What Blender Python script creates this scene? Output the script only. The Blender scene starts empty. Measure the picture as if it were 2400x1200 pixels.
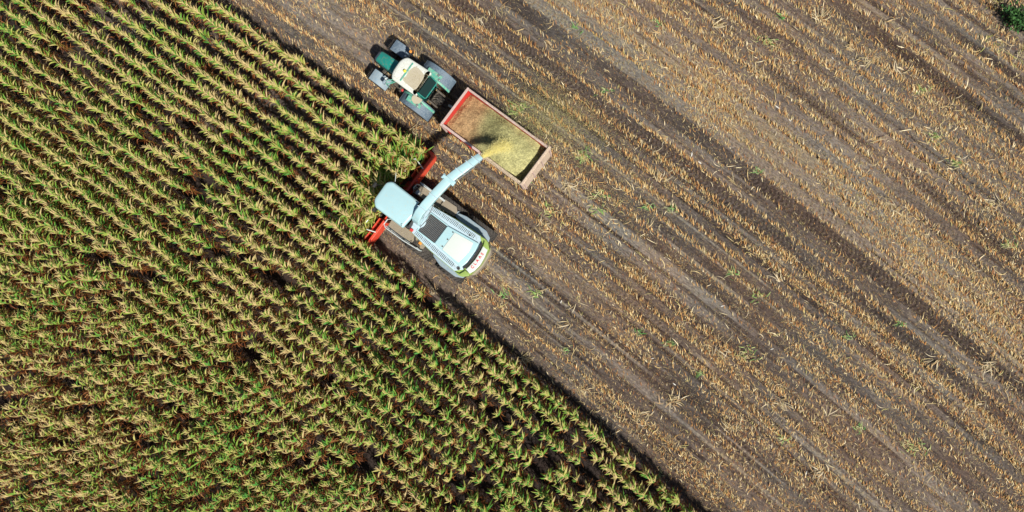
import bpy, math, random
import numpy as np
from mathutils import Vector, Matrix
random.seed(7)
rng = np.random.default_rng(11)
S = bpy.context.scene
COL = S.collection
R = math.radians

# ------------------------------------------------------------------ camera
FPX, CAMH, TX, TY = 1600.0, 35.5, .0875, .044
cd = bpy.data.cameras.new('camera')
cam = bpy.data.objects.new('camera', cd)
COL.objects.link(cam)
cd.sensor_width = 36.0
cd.lens = 36.0 * FPX / 2400.0
cd.clip_start, cd.clip_end = 0.1, 3000
fw = Vector((-TX, TY, -1)).normalized()
rt = fw.cross(Vector((0, 1, 0))).normalized()
up = rt.cross(fw)
cam.matrix_world = Matrix(((rt.x, up.x, -fw.x, 0), (rt.y, up.y, -fw.y, 0), (rt.z, up.z, -fw.z, CAMH), (0, 0, 0, 1)))
S.camera = cam

# ------------------------------------------------------------------ sky, sun, exposure
SUN_AZ = R(-52)      # the sun stands towards the lower right of the picture
SUN_EL = R(53)
w = bpy.data.worlds.new("World")
S.world = w
w.use_nodes = True
nt = w.node_tree
bg = nt.nodes['Background']
sky = nt.nodes.new('ShaderNodeTexSky')
sky.sky_type = 'NISHITA'
sky.sun_disc = False
sky.sun_elevation = SUN_EL
sky.sun_rotation = math.pi / 2 - SUN_AZ
nt.links.new(sky.outputs[0], bg.inputs[0])
bg.inputs[1].default_value = 0.05
ld = bpy.data.lights.new('sun', 'SUN')
ld.energy = 5.0
ld.angle = R(2.0)
ld.color = (1.0, .94, .84)
sun = bpy.data.objects.new('sun', ld)
COL.objects.link(sun)
sd = Vector((math.cos(SUN_AZ) * math.cos(SUN_EL), math.sin(SUN_AZ) * math.cos(SUN_EL), math.sin(SUN_EL)))
sun.rotation_euler = sd.to_track_quat('Z', 'Y').to_euler()
sun.location = sd * 60
S.view_settings.view_transform = 'Standard'
S.view_settings.look = 'None'
S.view_settings.gamma = 1
S.view_settings.use_curve_mapping = False
S.view_settings.exposure = 0.25

# ------------------------------------------------------------------ field frame: u runs along the rows, v across them
A, KB = R(38.3), .00273
CA, SA = math.cos(A), math.sin(A)
def bend(u):
    u = np.asarray(u, float)
    a = np.abs(u)
    return np.where(a < 36, -KB * u * u / 2, -KB * 36 * (a - 18))
def W2(u, v):
    V = np.asarray(v, float) + bend(u)
    u = np.asarray(u, float)
    return u * CA + V * SA, -u * SA + V * CA
def uv_of(x, y):
    u = x * CA - y * SA
    return u, x * SA + y * CA - float(bend(u))
def row_angle(u): return -A - KB * u
def at(px, py, h=0.0):
    """ground point (at height h) seen at a pixel of the 2400x1200 photograph"""
    d = fw + rt * ((px - 1200) / FPX) + up * ((600 - py) / FPX)
    t = (h - CAMH) / d.z
    p = Vector((0, 0, CAMH)) + d * t
    return p
def in_view(x, y, z, margin=0.0):
    dx, dy, dz = x, y, z - CAMH
    f = dx * fw.x + dy * fw.y + dz * fw.z
    X = (dx * rt.x + dy * rt.y + dz * rt.z) / f * FPX
    Y = (dx * up.x + dy * up.y + dz * up.z) / f * FPX
    m = margin * 45
    return (np.abs(X) < 1200 + m) & (np.abs(Y) < 600 + m)
class VN:
    """value noise on a lattice"""
    def __init__(s, seed, n=256): s.g = np.random.default_rng(seed).random((n, n)); s.n = n
    def __call__(s, x, y):
        x = np.asarray(x, float); y = np.asarray(y, float)
        xi = np.floor(x).astype(int); yi = np.floor(y).astype(int)
        fx = x - xi; fy = y - yi
        fx = fx * fx * (3 - 2 * fx); fy = fy * fy * (3 - 2 * fy)
        n = s.n; g = s.g
        a = g[xi % n, yi % n]; b = g[(xi + 1) % n, yi % n]; c = g[xi % n, (yi + 1) % n]; d = g[(xi + 1) % n, (yi + 1) % n]
        return (a * (1 - fx) + b * fx) * (1 - fy) + (c * (1 - fx) + d * fx) * fy
n1, n2, n3, n4 = VN(1), VN(2), VN(3), VN(4)
def sm(x, a, b):
    t = np.clip((x - a) / (b - a), 0, 1)
    return t * t * (3 - 2 * t)

# ------------------------------------------------------------------ materials
MATS = {}
def N(nt, t, **kw):
    n = nt.nodes.new(t)
    for k, v in kw.items(): setattr(n, k, v)
    return n
def mat(name, col, rough=.5, metal=0.0, dirt=None, amt=.4, scale=3.0, spec=.5, bump=0.0, bscale=60, var=.12, coat=0):
    m = bpy.data.materials.new(name); m.use_nodes = True
    nt = m.node_tree; b = nt.nodes['Principled BSDF']
    b.inputs['Roughness'].default_value = rough
    b.inputs['Metallic'].default_value = metal
    b.inputs['Specular IOR Level'].default_value = spec
    b.inputs['Coat Weight'].default_value = coat
    tc = N(nt, 'ShaderNodeTexCoord')
    no = N(nt, 'ShaderNodeTexNoise'); no.inputs['Scale'].default_value = scale; no.inputs['Detail'].default_value = 8; no.inputs['Roughness'].default_value = .65
    nt.links.new(tc.outputs['Object'], no.inputs['Vector'])
    mx = N(nt, 'ShaderNodeMix', data_type='RGBA')
    mx.inputs[6].default_value = (*[c * (1 - var) for c in col], 1)
    mx.inputs[7].default_value = (*[min(1, c * (1 + var)) for c in col], 1)
    nt.links.new(no.outputs['Fac'], mx.inputs[0])
    out = mx.outputs[2]
    if dirt:
        n2_ = N(nt, 'ShaderNodeTexNoise'); n2_.inputs['Scale'].default_value = scale * 2.3; n2_.inputs['Detail'].default_value = 10; n2_.inputs['Roughness'].default_value = .7
        nt.links.new(tc.outputs['Object'], n2_.inputs['Vector'])
        mr = N(nt, 'ShaderNodeMapRange'); mr.inputs[1].default_value = .62 - amt * .4; mr.inputs[2].default_value = .82 - amt * .3; mr.inputs[3].default_value = 0; mr.inputs[4].default_value = .9
        nt.links.new(n2_.outputs['Fac'], mr.inputs[0])
        m2 = N(nt, 'ShaderNodeMix', data_type='RGBA')
        nt.links.new(mr.outputs[0], m2.inputs[0]); nt.links.new(out, m2.inputs[6]); m2.inputs[7].default_value = (*dirt, 1)
        out = m2.outputs[2]
        r2 = N(nt, 'ShaderNodeMapRange'); r2.inputs[3].default_value = rough; r2.inputs[4].default_value = .9
        nt.links.new(mr.outputs[0], r2.inputs[0]); nt.links.new(r2.outputs[0], b.inputs['Roughness'])
    nt.links.new(out, b.inputs['Base Color'])
    if bump:
        n3_ = N(nt, 'ShaderNodeTexNoise'); n3_.inputs['Scale'].default_value = bscale; n3_.inputs['Detail'].default_value = 5
        nt.links.new(tc.outputs['Object'], n3_.inputs['Vector'])
        bp = N(nt, 'ShaderNodeBump'); bp.inputs['Strength'].default_value = bump; bp.inputs['Distance'].default_value = .02
        nt.links.new(n3_.outputs['Fac'], bp.inputs['Height']); nt.links.new(bp.outputs[0], b.inputs['Normal'])
    MATS[name] = m
    return m
DUST = (.30, .24, .17)
M_teal = mat('teal_green_paint', (.015, .24, .20), .35, dirt=DUST, amt=.25, scale=4, coat=.2)
M_mint = mat('faded_green_paint', (.09, .38, .29), .5, dirt=(.42, .40, .31), amt=.35, scale=4)
M_slate = mat('slate_plastic', (.07, .115, .17), .5, dirt=(.20, .25, .29), amt=.55, scale=6, var=.25)
M_slate_lt = mat('grey_blue_plastic', (.20, .29, .36), .5, dirt=(.33, .36, .37), amt=.5, scale=6, var=.2)
M_black = mat('black_plastic', (.018, .019, .021), .55, dirt=(.10, .085, .065), amt=.3, scale=8)
M_metal = mat('dusty_machine_metal', (.05, .048, .045), .6, metal=.3, dirt=(.22, .18, .13), amt=.5, scale=8)
M_steel = mat('bright_steel', (.42, .45, .46), .35, metal=.7, dirt=DUST, amt=.3, scale=8)
M_rub = mat('tyre_rubber', (.022, .021, .021), .85, dirt=(.10, .085, .07), amt=.5, scale=9)
M_rim = mat('yellow_rim_paint', (.5, .38, .05), .5, dirt=DUST, amt=.5, scale=8)
M_white = mat('cream_roof_paint', (.68, .71, .66), .4, dirt=(.45, .42, .33), amt=.3, scale=5, var=.04, coat=.2)
M_strawdust = mat('straw_dust', (.40, .36, .27), .95, dirt=(.52, .47, .36), amt=.6, scale=24, var=.3, bump=.4)
M_glass = mat('dark_cab_glass', (.012, .035, .035), .08, spec=.8, var=.05)
M_yellow = mat('amber_plastic', (.78, .66, .06), .35)
M_orange = mat('orange_lens', (.75, .30, .05), .3)
M_redlens = mat('red_lens', (.55, .05, .045), .3)
M_red = mat('red_paint', (.74, .06, .03), .42, dirt=(.42, .20, .12), amt=.3, scale=5, var=.15)
M_redtr = mat('trailer_red_paint', (.62, .035, .03), .5, dirt=(.42, .16, .12), amt=.3, scale=5, var=.15)
M_rim_pink = mat('worn_pinkish_steel', (.52, .39, .37), .7, dirt=(.40, .30, .24), amt=.5, scale=7, var=.25)
M_wood = mat('weathered_boards', (.60, .48, .37), .85, dirt=(.27, .19, .14), amt=.5, scale=6, var=.25, bump=.3)
M_mach = mat('pale_aqua_paint', (.40, .62, .67), .2, dirt=(.46, .52, .46), amt=.2, scale=3, var=.05, coat=.4)
M_machw = mat('milk_white_paint', (.62, .68, .65), .3, dirt=(.55, .57, .50), amt=.1, scale=4, var=.04, coat=.3)
M_machb = mat('ice_blue_paint', (.44, .58, .66), .35, dirt=(.40, .44, .43), amt=.3, scale=6, var=.08)
M_lime = mat('lime_green_paint', (.26, .38, .09), .4, dirt=(.36, .38, .20), amt=.25, scale=6, var=.08)
M_plat = mat('dusty_platform', (.22, .19, .15), .9, dirt=(.32, .27, .20), amt=.7, scale=12, var=.25, bump=.4)
M_rail = mat('pale_grey_tube', (.50, .56, .57), .5, dirt=DUST, amt=.3, scale=8)
M_redtext = mat('red_lettering', (.62, .03, .05), .5, var=.03)

def attr_mat(name, kind):
    m = bpy.data.materials.new(name); m.use_nodes = True
    nt = m.node_tree; b = nt.nodes['Principled BSDF']; L = nt.links.new
    b.inputs['Roughness'].default_value = .62
    b.inputs['Specular IOR Level'].default_value = .3
    if kind == 'corn':
        ge = N(nt, 'ShaderNodeNewGeometry')
        a1 = N(nt, 'ShaderNodeAttribute', attribute_name='tint')
        a2 = N(nt, 'ShaderNodeAttribute', attribute_name='dry')
        no = N(nt, 'ShaderNodeTexNoise'); no.inputs['Scale'].default_value = .16; no.inputs['Detail'].default_value = 5; no.inputs['Roughness'].default_value = .6
        L(ge.outputs['Position'], no.inputs['Vector'])
        no2 = N(nt, 'ShaderNodeTexNoise'); no2.inputs['Scale'].default_value = 1.7; no2.inputs['Detail'].default_value = 3
        L(ge.outputs['Position'], no2.inputs['Vector'])
        ad = N(nt, 'ShaderNodeMath', operation='MULTIPLY_ADD'); L(no.outputs['Fac'], ad.inputs[0]); ad.inputs[1].default_value = 1.6
        sb = N(nt, 'ShaderNodeMath', operation='ADD'); L(a1.outputs['Fac'], sb.inputs[0]); sb.inputs[1].default_value = -.83
        L(sb.outputs[0], ad.inputs[2])
        ad2 = N(nt, 'ShaderNodeMath', operation='MULTIPLY_ADD'); L(no2.outputs['Fac'], ad2.inputs[0]); ad2.inputs[1].default_value = .7; 
        sb2 = N(nt, 'ShaderNodeMath', operation='ADD'); L(ad.outputs[0], sb2.inputs[0]); sb2.inputs[1].default_value = -.35
        L(sb2.outputs[0], ad2.inputs[2])
        cr = N(nt, 'ShaderNodeValToRGB')
        e = cr.color_ramp.elements
        e[0].position = 0; e[0].color = (.07, .25, .035, 1)
        e[1].position = 1; e[1].color = (.56, .43, .20, 1)
        for p, c in ((.25, (.17, .34, .04)), (.5, (.31, .385, .065)), (.75, (.50, .45, .14))):
            q = e.new(p); q.color = (*c, 1)
        L(ad2.outputs[0], cr.inputs[0])
        cb = N(nt, 'ShaderNodeValToRGB')
        f = cb.color_ramp.elements
        f[0].position = 0; f[0].color = (.08, .025, .007, 1)
        f[1].position = 1; f[1].color = (.44, .21, .07, 1)
        q = f.new(.5); q.color = (.22, .065, .015, 1)
        L(a1.outputs['Fac'], cb.inputs[0])
        mx = N(nt, 'ShaderNodeMix', data_type='RGBA')
        L(a2.outputs['Fac'], mx.inputs[0]); L(cr.outputs[0], mx.inputs[6]); L(cb.outputs[0], mx.inputs[7])
        L(mx.outputs[2], b.inputs['Base Color'])
        tr = N(nt, 'ShaderNodeBsdfTranslucent'); L(mx.outputs[2], tr.inputs[0])
        ms = N(nt, 'ShaderNodeMixShader'); ms.inputs[0].default_value = .18
        L(b.outputs[0], ms.inputs[1]); L(tr.outputs[0], ms.inputs[2]); L(ms.outputs[0], nt.nodes['Material Output'].inputs[0])
    else:
        a = N(nt, 'ShaderNodeAttribute', attribute_name='col')
        L(a.outputs['Color'], b.inputs['Base Color'])
        b.inputs['Roughness'].default_value = .8
    MATS[name] = m
    return m
M_corn = attr_mat('corn_leaf', 'corn')
M_col = attr_mat('dry_plant_matter', 'col')

M_air = attr_mat('airborne_chaff', 'col')
_nt = M_air.node_tree; _b = _nt.nodes['Principled BSDF']; _a = _nt.nodes['Attribute']
_t = N(_nt, 'ShaderNodeBsdfTranslucent'); _nt.links.new(_a.outputs['Color'], _t.inputs[0])
_m = N(_nt, 'ShaderNodeMixShader'); _m.inputs[0].default_value = .5
_nt.links.new(_b.outputs[0], _m.inputs[1]); _nt.links.new(_t.outputs[0], _m.inputs[2]); _nt.links.new(_m.outputs[0], _nt.nodes['Material Output'].inputs[0])
def ground_mat():
    m = bpy.data.materials.new('field_soil'); m.use_nodes = True
    nt = m.node_tree; b = nt.nodes['Principled BSDF']; L = nt.links.new
    b.inputs['Roughness'].default_value = .9; b.inputs['Specular IOR Level'].default_value = .25
    a = N(nt, 'ShaderNodeAttribute', attribute_name='col')
    ge = N(nt, 'ShaderNodeNewGeometry')
    mp = N(nt, 'ShaderNodeMapping'); mp.vector_type = 'POINT'
    mp.inputs['Rotation'].default_value = (0, 0, A)
    L(ge.outputs['Position'], mp.inputs['Vector'])
    m2 = N(nt, 'ShaderNodeMapping'); m2.inputs['Scale'].default_value = (.35, 1, 1)
    L(mp.outputs[0], m2.inputs['Vector'])
    no = N(nt, 'ShaderNodeTexNoise'); no.inputs['Scale'].default_value = 12; no.inputs['Detail'].default_value = 9; no.inputs['Roughness'].default_value = .72
    L(m2.outputs[0], no.inputs['Vector'])
    mr = N(nt, 'ShaderNodeMapRange'); mr.inputs[1].default_value = .3; mr.inputs[2].default_value = .7; mr.inputs[3].default_value = .3; mr.inputs[4].default_value = 1.9
    L(no.outputs['Fac'], mr.inputs[0])
    v = N(nt, 'ShaderNodeVectorMath', operation='SCALE'); L(a.outputs['Color'], v.inputs[0]); L(mr.outputs[0], v.inputs['Scale'])
    L(v.outputs[0], b.inputs['Base Color'])
    n5 = N(nt, 'ShaderNodeTexNoise'); n5.inputs['Scale'].default_value = 22; n5.inputs['Detail'].default_value = 6; n5.inputs['Roughness'].default_value = .7
    L(ge.outputs['Position'], n5.inputs['Vector'])
    bp = N(nt, 'ShaderNodeBump'); bp.inputs['Strength'].default_value = .9; bp.inputs['Distance'].default_value = .13
    L(n5.outputs['Fac'], bp.inputs['Height']); L(bp.outputs[0], b.inputs['Normal'])
    return m
M_soil = ground_mat()

# ------------------------------------------------------------------ object helpers
def tag(o, label=None, cat=None, group=None, kind=None):
    for k, v in (('label', label), ('category', cat), ('group', group), ('kind', kind)):
        if v: o[k] = v
    return o
def np_mesh(name, V, F, material, attrs=None, cols=None, smooth=False):
    me = bpy.data.meshes.new(name)
    V = np.asarray(V, np.float32); F = np.asarray(F, np.int32)
    k = F.shape[1]
    me.vertices.add(len(V)); me.vertices.foreach_set('co', V.ravel())
    me.loops.add(F.size); me.loops.foreach_set('vertex_index', F.ravel())
    me.polygons.add(len(F))
    me.polygons.foreach_set('loop_start', np.arange(0, F.size, k, dtype=np.int32))
    me.polygons.foreach_set('loop_total', np.full(len(F), k, dtype=np.int32))
    if smooth: me.polygons.foreach_set('use_smooth', np.ones(len(F), bool))
    me.update(calc_edges=True)
    for n, a in (attrs or {}).items():
        at_ = me.attributes.new(n, 'FLOAT', 'POINT'); at_.data.foreach_set('value', np.asarray(a, np.float32))
    if cols is not None:
        ca = me.attributes.new('col', 'FLOAT_COLOR', 'POINT')
        c4 = np.ones((len(V), 4), np.float32); c4[:, :3] = cols
        ca.data.foreach_set('color', c4.ravel())
    me.materials.append(material)
    return me
def link(name, me, parent=None):
    o = bpy.data.objects.new(name, me); COL.objects.link(o)
    if parent: o.parent = parent
    return o
def empty(name, u, v, z=0, rz=None):
    x, y = W2(u, v)
    o = bpy.data.objects.new(name, None); COL.objects.link(o)
    o.location = (float(x), float(y), z); o.rotation_euler = (0, 0, row_angle(u) if rz is None else rz)
    o.empty_display_size = .3
    return o

class MB:
    """collects shapes, in (u, v, z) of a thing's own frame"""
    def __init__(s, u0=0, v0=0): s.V = []; s.F = []; s.o = (u0, v0)
    def add(s, vs, fs):
        b = len(s.V); s.V += [(x - s.o[0], y - s.o[1], z) for x, y, z in vs]; s.F += [[b + i for i in f] for f in fs]; return s
    def box(s, u0, u1, v0, v1, z0, z1):
        vs = [(u0, v0, z0), (u1, v0, z0), (u1, v1, z0), (u0, v1, z0), (u0, v0, z1), (u1, v0, z1), (u1, v1, z1), (u0, v1, z1)]
        return s.add(vs, [(3, 2, 1, 0), (4, 5, 6, 7), (0, 1, 5, 4), (1, 2, 6, 5), (2, 3, 7, 6), (3, 0, 4, 7)])
    def hull(s, lo, hi):
        """loft between two polygons given as (u,v,z) lists"""
        n = len(lo)
        fs = [tuple(reversed(range(n))), tuple(range(n, 2 * n))] + [(i, (i + 1) % n, n + (i + 1) % n, n + i) for i in range(n)]
        return s.add(list(lo) + list(hi), fs)
    def prism(s, poly, z0, z1, top=1.0, ch=0.0):
        if area(poly) < 0: poly = poly[::-1]
        if ch:
            q = inset(poly, ch)
            n = len(poly)
            rings = [[(x, y, z0) for x, y in poly], [(x, y, z1 - ch * .8) for x, y in poly], [(x, y, z1) for x, y in q]]
            return s.rings(rings)
        return s.hull([(x, y, z0) for x, y in poly], [(x, y, z1) for x, y in poly])
    def rings(s, rings, cap=True):
        n = len(rings[0]); vs = [p for r in rings for p in r]; fs = []
        if cap: fs += [tuple(reversed(range(n))), tuple(range((len(rings) - 1) * n, len(rings) * n))]
        for k in range(len(rings) - 1):
            for i in range(n): fs.append((k * n + i, k * n + (i + 1) % n, (k + 1) * n + (i + 1) % n, (k + 1) * n + i))
        return s.add(vs, fs)
    def tube(s, pts, r, n=8, closed=False):
        P = [Vector(p) for p in pts]; rings = []
        for i, p in enumerate(P):
            d = (P[min(i + 1, len(P) - 1)] - P[max(i - 1, 0)]).normalized()
            a = d.cross(Vector((0, 0, 1)))
            if a.length < .05: a = d.cross(Vector((1, 0, 0)))
            a.normalize(); b = a.cross(d)
            rr = r[i] if isinstance(r, (list, tuple)) else r
            rings.append([tuple(p + (a * math.cos(t) + b * math.sin(t)) * rr) for t in [2 * math.pi * k / n for k in range(n)]])
        return s.rings(rings)
    def cyl(s, u, v, z0, z1, r0, r1=None, n=20):
        r1 = r0 if r1 is None else r1
        return s.rings([[(u + math.cos(t) * r, v + math.sin(t) * r, z) for t in [2 * math.pi * k / n for k in range(n)]] for z, r in ((z0, r0), (z1, r1))])
    def drum(s, u, v0, v1, z, r, n=20):
        return s.rings([[(u + math.cos(t) * r, vv, z + math.sin(t) * r) for t in [2 * math.pi * k / n for k in range(n)]] for vv in (v0, v1)])
    def build(s, name, material, parent=None, bevel=0.0, smooth=None, seg=2):
        me = bpy.data.meshes.new(name); me.from_pydata(s.V, [], s.F); me.update(); me.materials.append(material)
        import bmesh
        bm = bmesh.new(); bm.from_mesh(me); bmesh.ops.recalc_face_normals(bm, faces=bm.faces); bm.to_mesh(me); bm.free()
        o = link(name, me, parent)
        if bevel:
            b = o.modifiers.new('bevel', 'BEVEL'); b.width = bevel; b.segments = seg; b.limit_method = 'ANGLE'; b.angle_limit = R(35)
        if smooth or (smooth is None and bevel):
            me.polygons.foreach_set('use_smooth', [True] * len(me.polygons))
            try: me.set_sharp_from_angle(angle=R(40))
            except Exception: pass
        return o
def area(p): return sum(p[i][0] * p[(i + 1) % len(p)][1] - p[(i + 1) % len(p)][0] * p[i][1] for i in range(len(p))) / 2
def inset(p, d):
    n = len(p); out = []
    for i in range(n):
        a, b, c = Vector(p[i - 1]), Vector(p[i]), Vector(p[(i + 1) % n])
        e1, e2 = (b - a).normalized(), (c - b).normalized()
        nn = Vector((-e1.y - e2.y, e1.x + e2.x)); nn = nn / max(nn.length, 1e-6)
        k = d / max(.5, abs(nn.dot(Vector((-e1.y, e1.x)))))
        out.append((b.x + nn.x * k, b.y + nn.y * k))
    return out
def rpoly(pts, r, n=4):
    """polygon with rounded corners; r one radius or one per corner"""
    out = []; m = len(pts)
    for i in range(m):
        a, b, c = Vector(pts[i - 1]), Vector(pts[i]), Vector(pts[(i + 1) % m])
        rr = r[i] if isinstance(r, (list, tuple)) else r
        if rr <= 0: out.append(tuple(b)); continue
        p, q = b + (a - b).normalized() * rr, b + (c - b).normalized() * rr
        for k in range(n + 1):
            t = k / n
            out.append(tuple(p * (1 - t) ** 2 + b * 2 * t * (1 - t) + q * t * t))
    return out
def wheel(parent, org, u, v, Rr, wd, rimcol, lugs=20, name='wheel'):
    """tractor tyre with chevron lugs, its rim as a sub-part"""
    hw = wd / 2; m = MB(*org); prof = [(Rr * .52, -hw * .75), (Rr * .60, -hw * .95), (Rr * .82, -hw), (Rr * .93, -hw * .93), (Rr * .955, -hw * .6), (Rr * .96, 0),
            (Rr * .955, hw * .6), (Rr * .93, hw * .93), (Rr * .82, hw), (Rr * .60, hw * .95), (Rr * .52, hw * .75)]
    n = 36; k = len(prof); vs = []; fs = []
    for i in range(n):
        t = 2 * math.pi * i / n
        for r, y in prof: vs.append((u + r * math.cos(t), v + y, Rr + r * math.sin(t)))
    for i in range(n):
        for j in range(k - 1): fs.append((i * k + j, i * k + j + 1, ((i + 1) % n) * k + j + 1, ((i + 1) % n) * k + j))
    m.add(vs, fs)
    for sgn in (-1, 1):
        for i in range(lugs):
            t0 = 2 * math.pi * (i + (.5 if sgn > 0 else 0)) / lugs; q = []
            for dy, dt in ((.02, .0), (.98, .26)):
                for da in (-.045, .045):
                    for r in (.94, 1.0):
                        t = t0 + dt * sgn * 0 + dt + da; q.append((u + Rr * r * math.cos(t), v + sgn * hw * dy, Rr + Rr * r * math.sin(t)))
            m.add(q, [(0, 1, 3, 2), (4, 6, 7, 5), (1, 5, 7, 3), (0, 2, 6, 4), (0, 4, 5, 1), (2, 3, 7, 6)])
    ty = m.build(name, M_rub, parent, smooth=False)
    d = MB(*org); d.drum(u, v - hw * .7, v + hw * .7, Rr, Rr * .54, 28); d.drum(u, v - hw * .8, v + hw * .8, Rr, Rr * .18, 14)
    d.build('rim', rimcol, ty, bevel=.01)
    return ty
def arc_fender(m, u, v0, v1, zc, r, a0, a1, th=.03, n=12, flat=1.0):
    rings = []
    for i in range(n + 1):
        t = R(a0 + (a1 - a0) * i / n); c, s_ = math.cos(t), math.sin(t)
        rings.append([(u + r * c * flat, v0, zc + r * s_), (u + (r + th) * c * flat, v0, zc + (r + th) * s_), (u + (r + th) * c * flat, v1, zc + (r + th) * s_), (u + r * c * flat, v1, zc + r * s_)])
    m.rings(rings)

# ------------------------------------------------------------------ the ground: one sheet with wheel ruts, lug prints and row ridges
# (v, half width, depth, tone, lug print, u from, u to)   tone 0 dark wet soil and painted shade .. 1 pale chaff
RUTS = [(-4.35, .30, .07, .26, 0, -99, 99), (-3.45, .16, .03, .42, 0, -9, 99), (-2.55, .28, .07, .52, 0, -4, 99), (-1.75, .30, .06, .60, 0, -4, 8.2), (-1.75, .22, .05, .40, 0, 8.2, 99),  # first strip: dark soil with the corn edge's shadow painted into its tone
        (-.95, .24, .10, .24, 1, -4, 99), (.05, .22, .04, .36, .5, -4, 99), (1.25, .36, .06, .20, 0, -99, -10), (1.3, .2, .04, .38, .6, -10, 99),  # strip before the upper corn edge also has crop shadow in its tone
        (2.05, .18, .04, .4, 0, -99, 99), (3.1, .24, .06, .56, 0, -99, -14.5), (3.9, .30, .07, .62, 0, -99, -14.5), (3.15, .22, .06, .55, 0, -4, 99), (3.85, .30, .08, .66, 0, -4, 99),
        (5.0, .26, .04, .34, .7, 1, 99), (4.6, .25, .05, .5, .4, -99, -13), (5.9, .22, .04, .36, 0, -99, 99), (6.7, .26, .05, .40, .5, -99, 99), (7.5, .20, .04, .5, 0, -99, 99), (8.43, .30, .07, .25, 1, -99, 99),
        (9.05, .16, .05, .55, 0, -99, 99), (9.5, .20, .06, .52, 0, -99, 99), (10.1, .40, .05, .20, 0, -99, 2.5), (10.05, .34, .08, .20, 1, 2.5, 99), (10.75, .28, .06, .58, .6, -99, 99), (11.24, .07, .08, .30, 0, -99, 99),
        (11.75, .3, .03, .62, 0, -99, 99), (12.5, .32, .05, .66, 0, -99, 12), (13.25, .12, .05, .40, 0, -99, 99), (13.9, .26, .05, .42, .6, -99, 99), (14.9, .24, .06, .30, 1, -99, 99),
        (15.5, .22, .05, .48, .3, -99, 99), (16.4, .26, .05, .38, .8, -99, 99), (17.2, .2, .05, .50, 0, -99, 99), (17.9, .22, .04, .4, .5, -99, 99), (19.5, .36, .07, .16, 1, -99, 99), (20.15, .14, .05, .5, .3, -99, 99), (20.65, .26, .08, .42, .3, -99, 99),
        (21.15, .12, .05, .3, 0, -99, 99), (21.85, .28, .08, .10, .4, -99, 99), (22.7, .3, .04, .6, .3, -99, 99), (23.6, .25, .05, .40, 0, -99, 99), (24.6, .3, .05, .35, .4, -99, 99)]
_r = np.random.default_rng(21); _v = -4.6
while _v < 26:                       # random thin ruts between the main tracks, tones painted in for weak relief shading
    _hw = _r.uniform(.04, .11); _a = _r.uniform(-30, 16)
    RUTS.append((_v, _hw, _r.uniform(.02, .05), _r.choice([.08, .16, .24, .56, .70], p=[.22, .28, .2, .18, .12]), _r.choice([0, .5]), _a, _a + _r.uniform(9, 40)))
    _v += _r.uniform(.10, .42)
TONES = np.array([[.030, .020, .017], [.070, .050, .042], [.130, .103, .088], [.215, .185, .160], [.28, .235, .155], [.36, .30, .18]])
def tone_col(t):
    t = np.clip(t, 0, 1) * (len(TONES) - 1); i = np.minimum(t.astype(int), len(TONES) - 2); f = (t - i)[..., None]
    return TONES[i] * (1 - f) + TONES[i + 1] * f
def ground_fields(u, v):
    base = .32 + .13 * sm(v, 9.5, 12) + .30 * (n1(u * .13 + 9, v * .5) - .5) + .16 * (n2(u * .6, v * 1.7) - .5)
    # dried chaff blown over bands of the field
    chaff = np.exp(-((v - 11.9) / 1.5) ** 2) * (.22 + .16 * n3(u * .2, v * .7)) * (1 - .6 * sm(u, 8, 20))
    chaff += .20 * np.exp(-((v - 6.6) / 1.1) ** 2) * np.exp(-((u + 2) / 5.5) ** 2)
    chaff += .12 * np.exp(-((v - 7) / 1.5) ** 2) * sm(u, 6, 14)
    tone = base + chaff
    z = .035 * (n1(u * .5, v * 1.2) - .5) + .03 * (n2(u * 2.1, v * 2.6) - .5) + .02 * (n3(u * 5, v * 5) - .5) + .014 * (n4(u * 11, v * 11) - .5)
    wob = .06 * (n4(u * .15, v * .02 + 3) - .5)
    z = z + .035 * np.cos((v - .75) / .8 * 2 * math.pi) * (v > -5.2)
    for (c, hw, dp, tn, lug, ua, ub) in RUTS:
        cov = sm(u, ua - .8, ua + .8) * (1 - sm(u, ub - .8, ub + .8))
        cov = cov * (.22 + .78 * sm(n2(u * .22 + c * 7, c * 3.3 + 0 * v), .25, .6))
        d = np.abs(v - c - wob) / hw
        mk = (1 - sm(d, .78, 1.15)) * cov
        bank = np.exp(-((d - 1.25) / .22) ** 2) * cov
        z = z * (1 - .75 * mk) - dp * mk * 1.15 + bank * dp * .45
        tv = tn + .10 * (n3(u * .8, v * 3) - .5)
        s0 = np.sin((u + np.abs(v - c) * .7 * (1 if c > 0 else -1)) / .25 * 2 * math.pi) if lug else 0
        tone = tone * (1 - mk * .9) + (tv + (.09 * lug * s0 if lug else 0)) * mk * .9  # lug print shading painted into the tone, recesses darker
        if lug:
            ph = (u + np.abs(v - c) * .7 * (1 if c > 0 else -1)) / .25 * 2 * math.pi
            s_ = np.tanh(3.5 * np.sin(ph))
            z = z + mk * lug * .042 * s_
    z = np.where(v < -5, z - .0, z)
    tone = np.where(v < -4.9, .0 + .08 * n1(u, v), tone)  # shade between the corn rows painted in as near-black soil
    return z, tone
uin = np.arange(-27, 27.01, .07)
vin = np.arange(-5.4, 26.5, .05)
def outer(a, b, n): return a + (b - a) * (np.linspace(0, 1, n) ** 2.2)
us = np.concatenate([outer(-27, -600, 26)[::-1][:-1], uin, outer(27, 600, 26)[1:]])
vlow = np.arange(-33, -5.4, .4)
vs_ = np.concatenate([outer(-33, -600, 22)[::-1][:-1], vlow, vin, outer(26.5, 600, 24)[1:]])
UU, VV = np.meshgrid(us, vs_, indexing='ij')
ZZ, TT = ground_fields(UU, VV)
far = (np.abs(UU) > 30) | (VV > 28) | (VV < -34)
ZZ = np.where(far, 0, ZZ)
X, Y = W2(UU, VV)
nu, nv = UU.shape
idx = np.arange(nu * nv).reshape(nu, nv)
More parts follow.
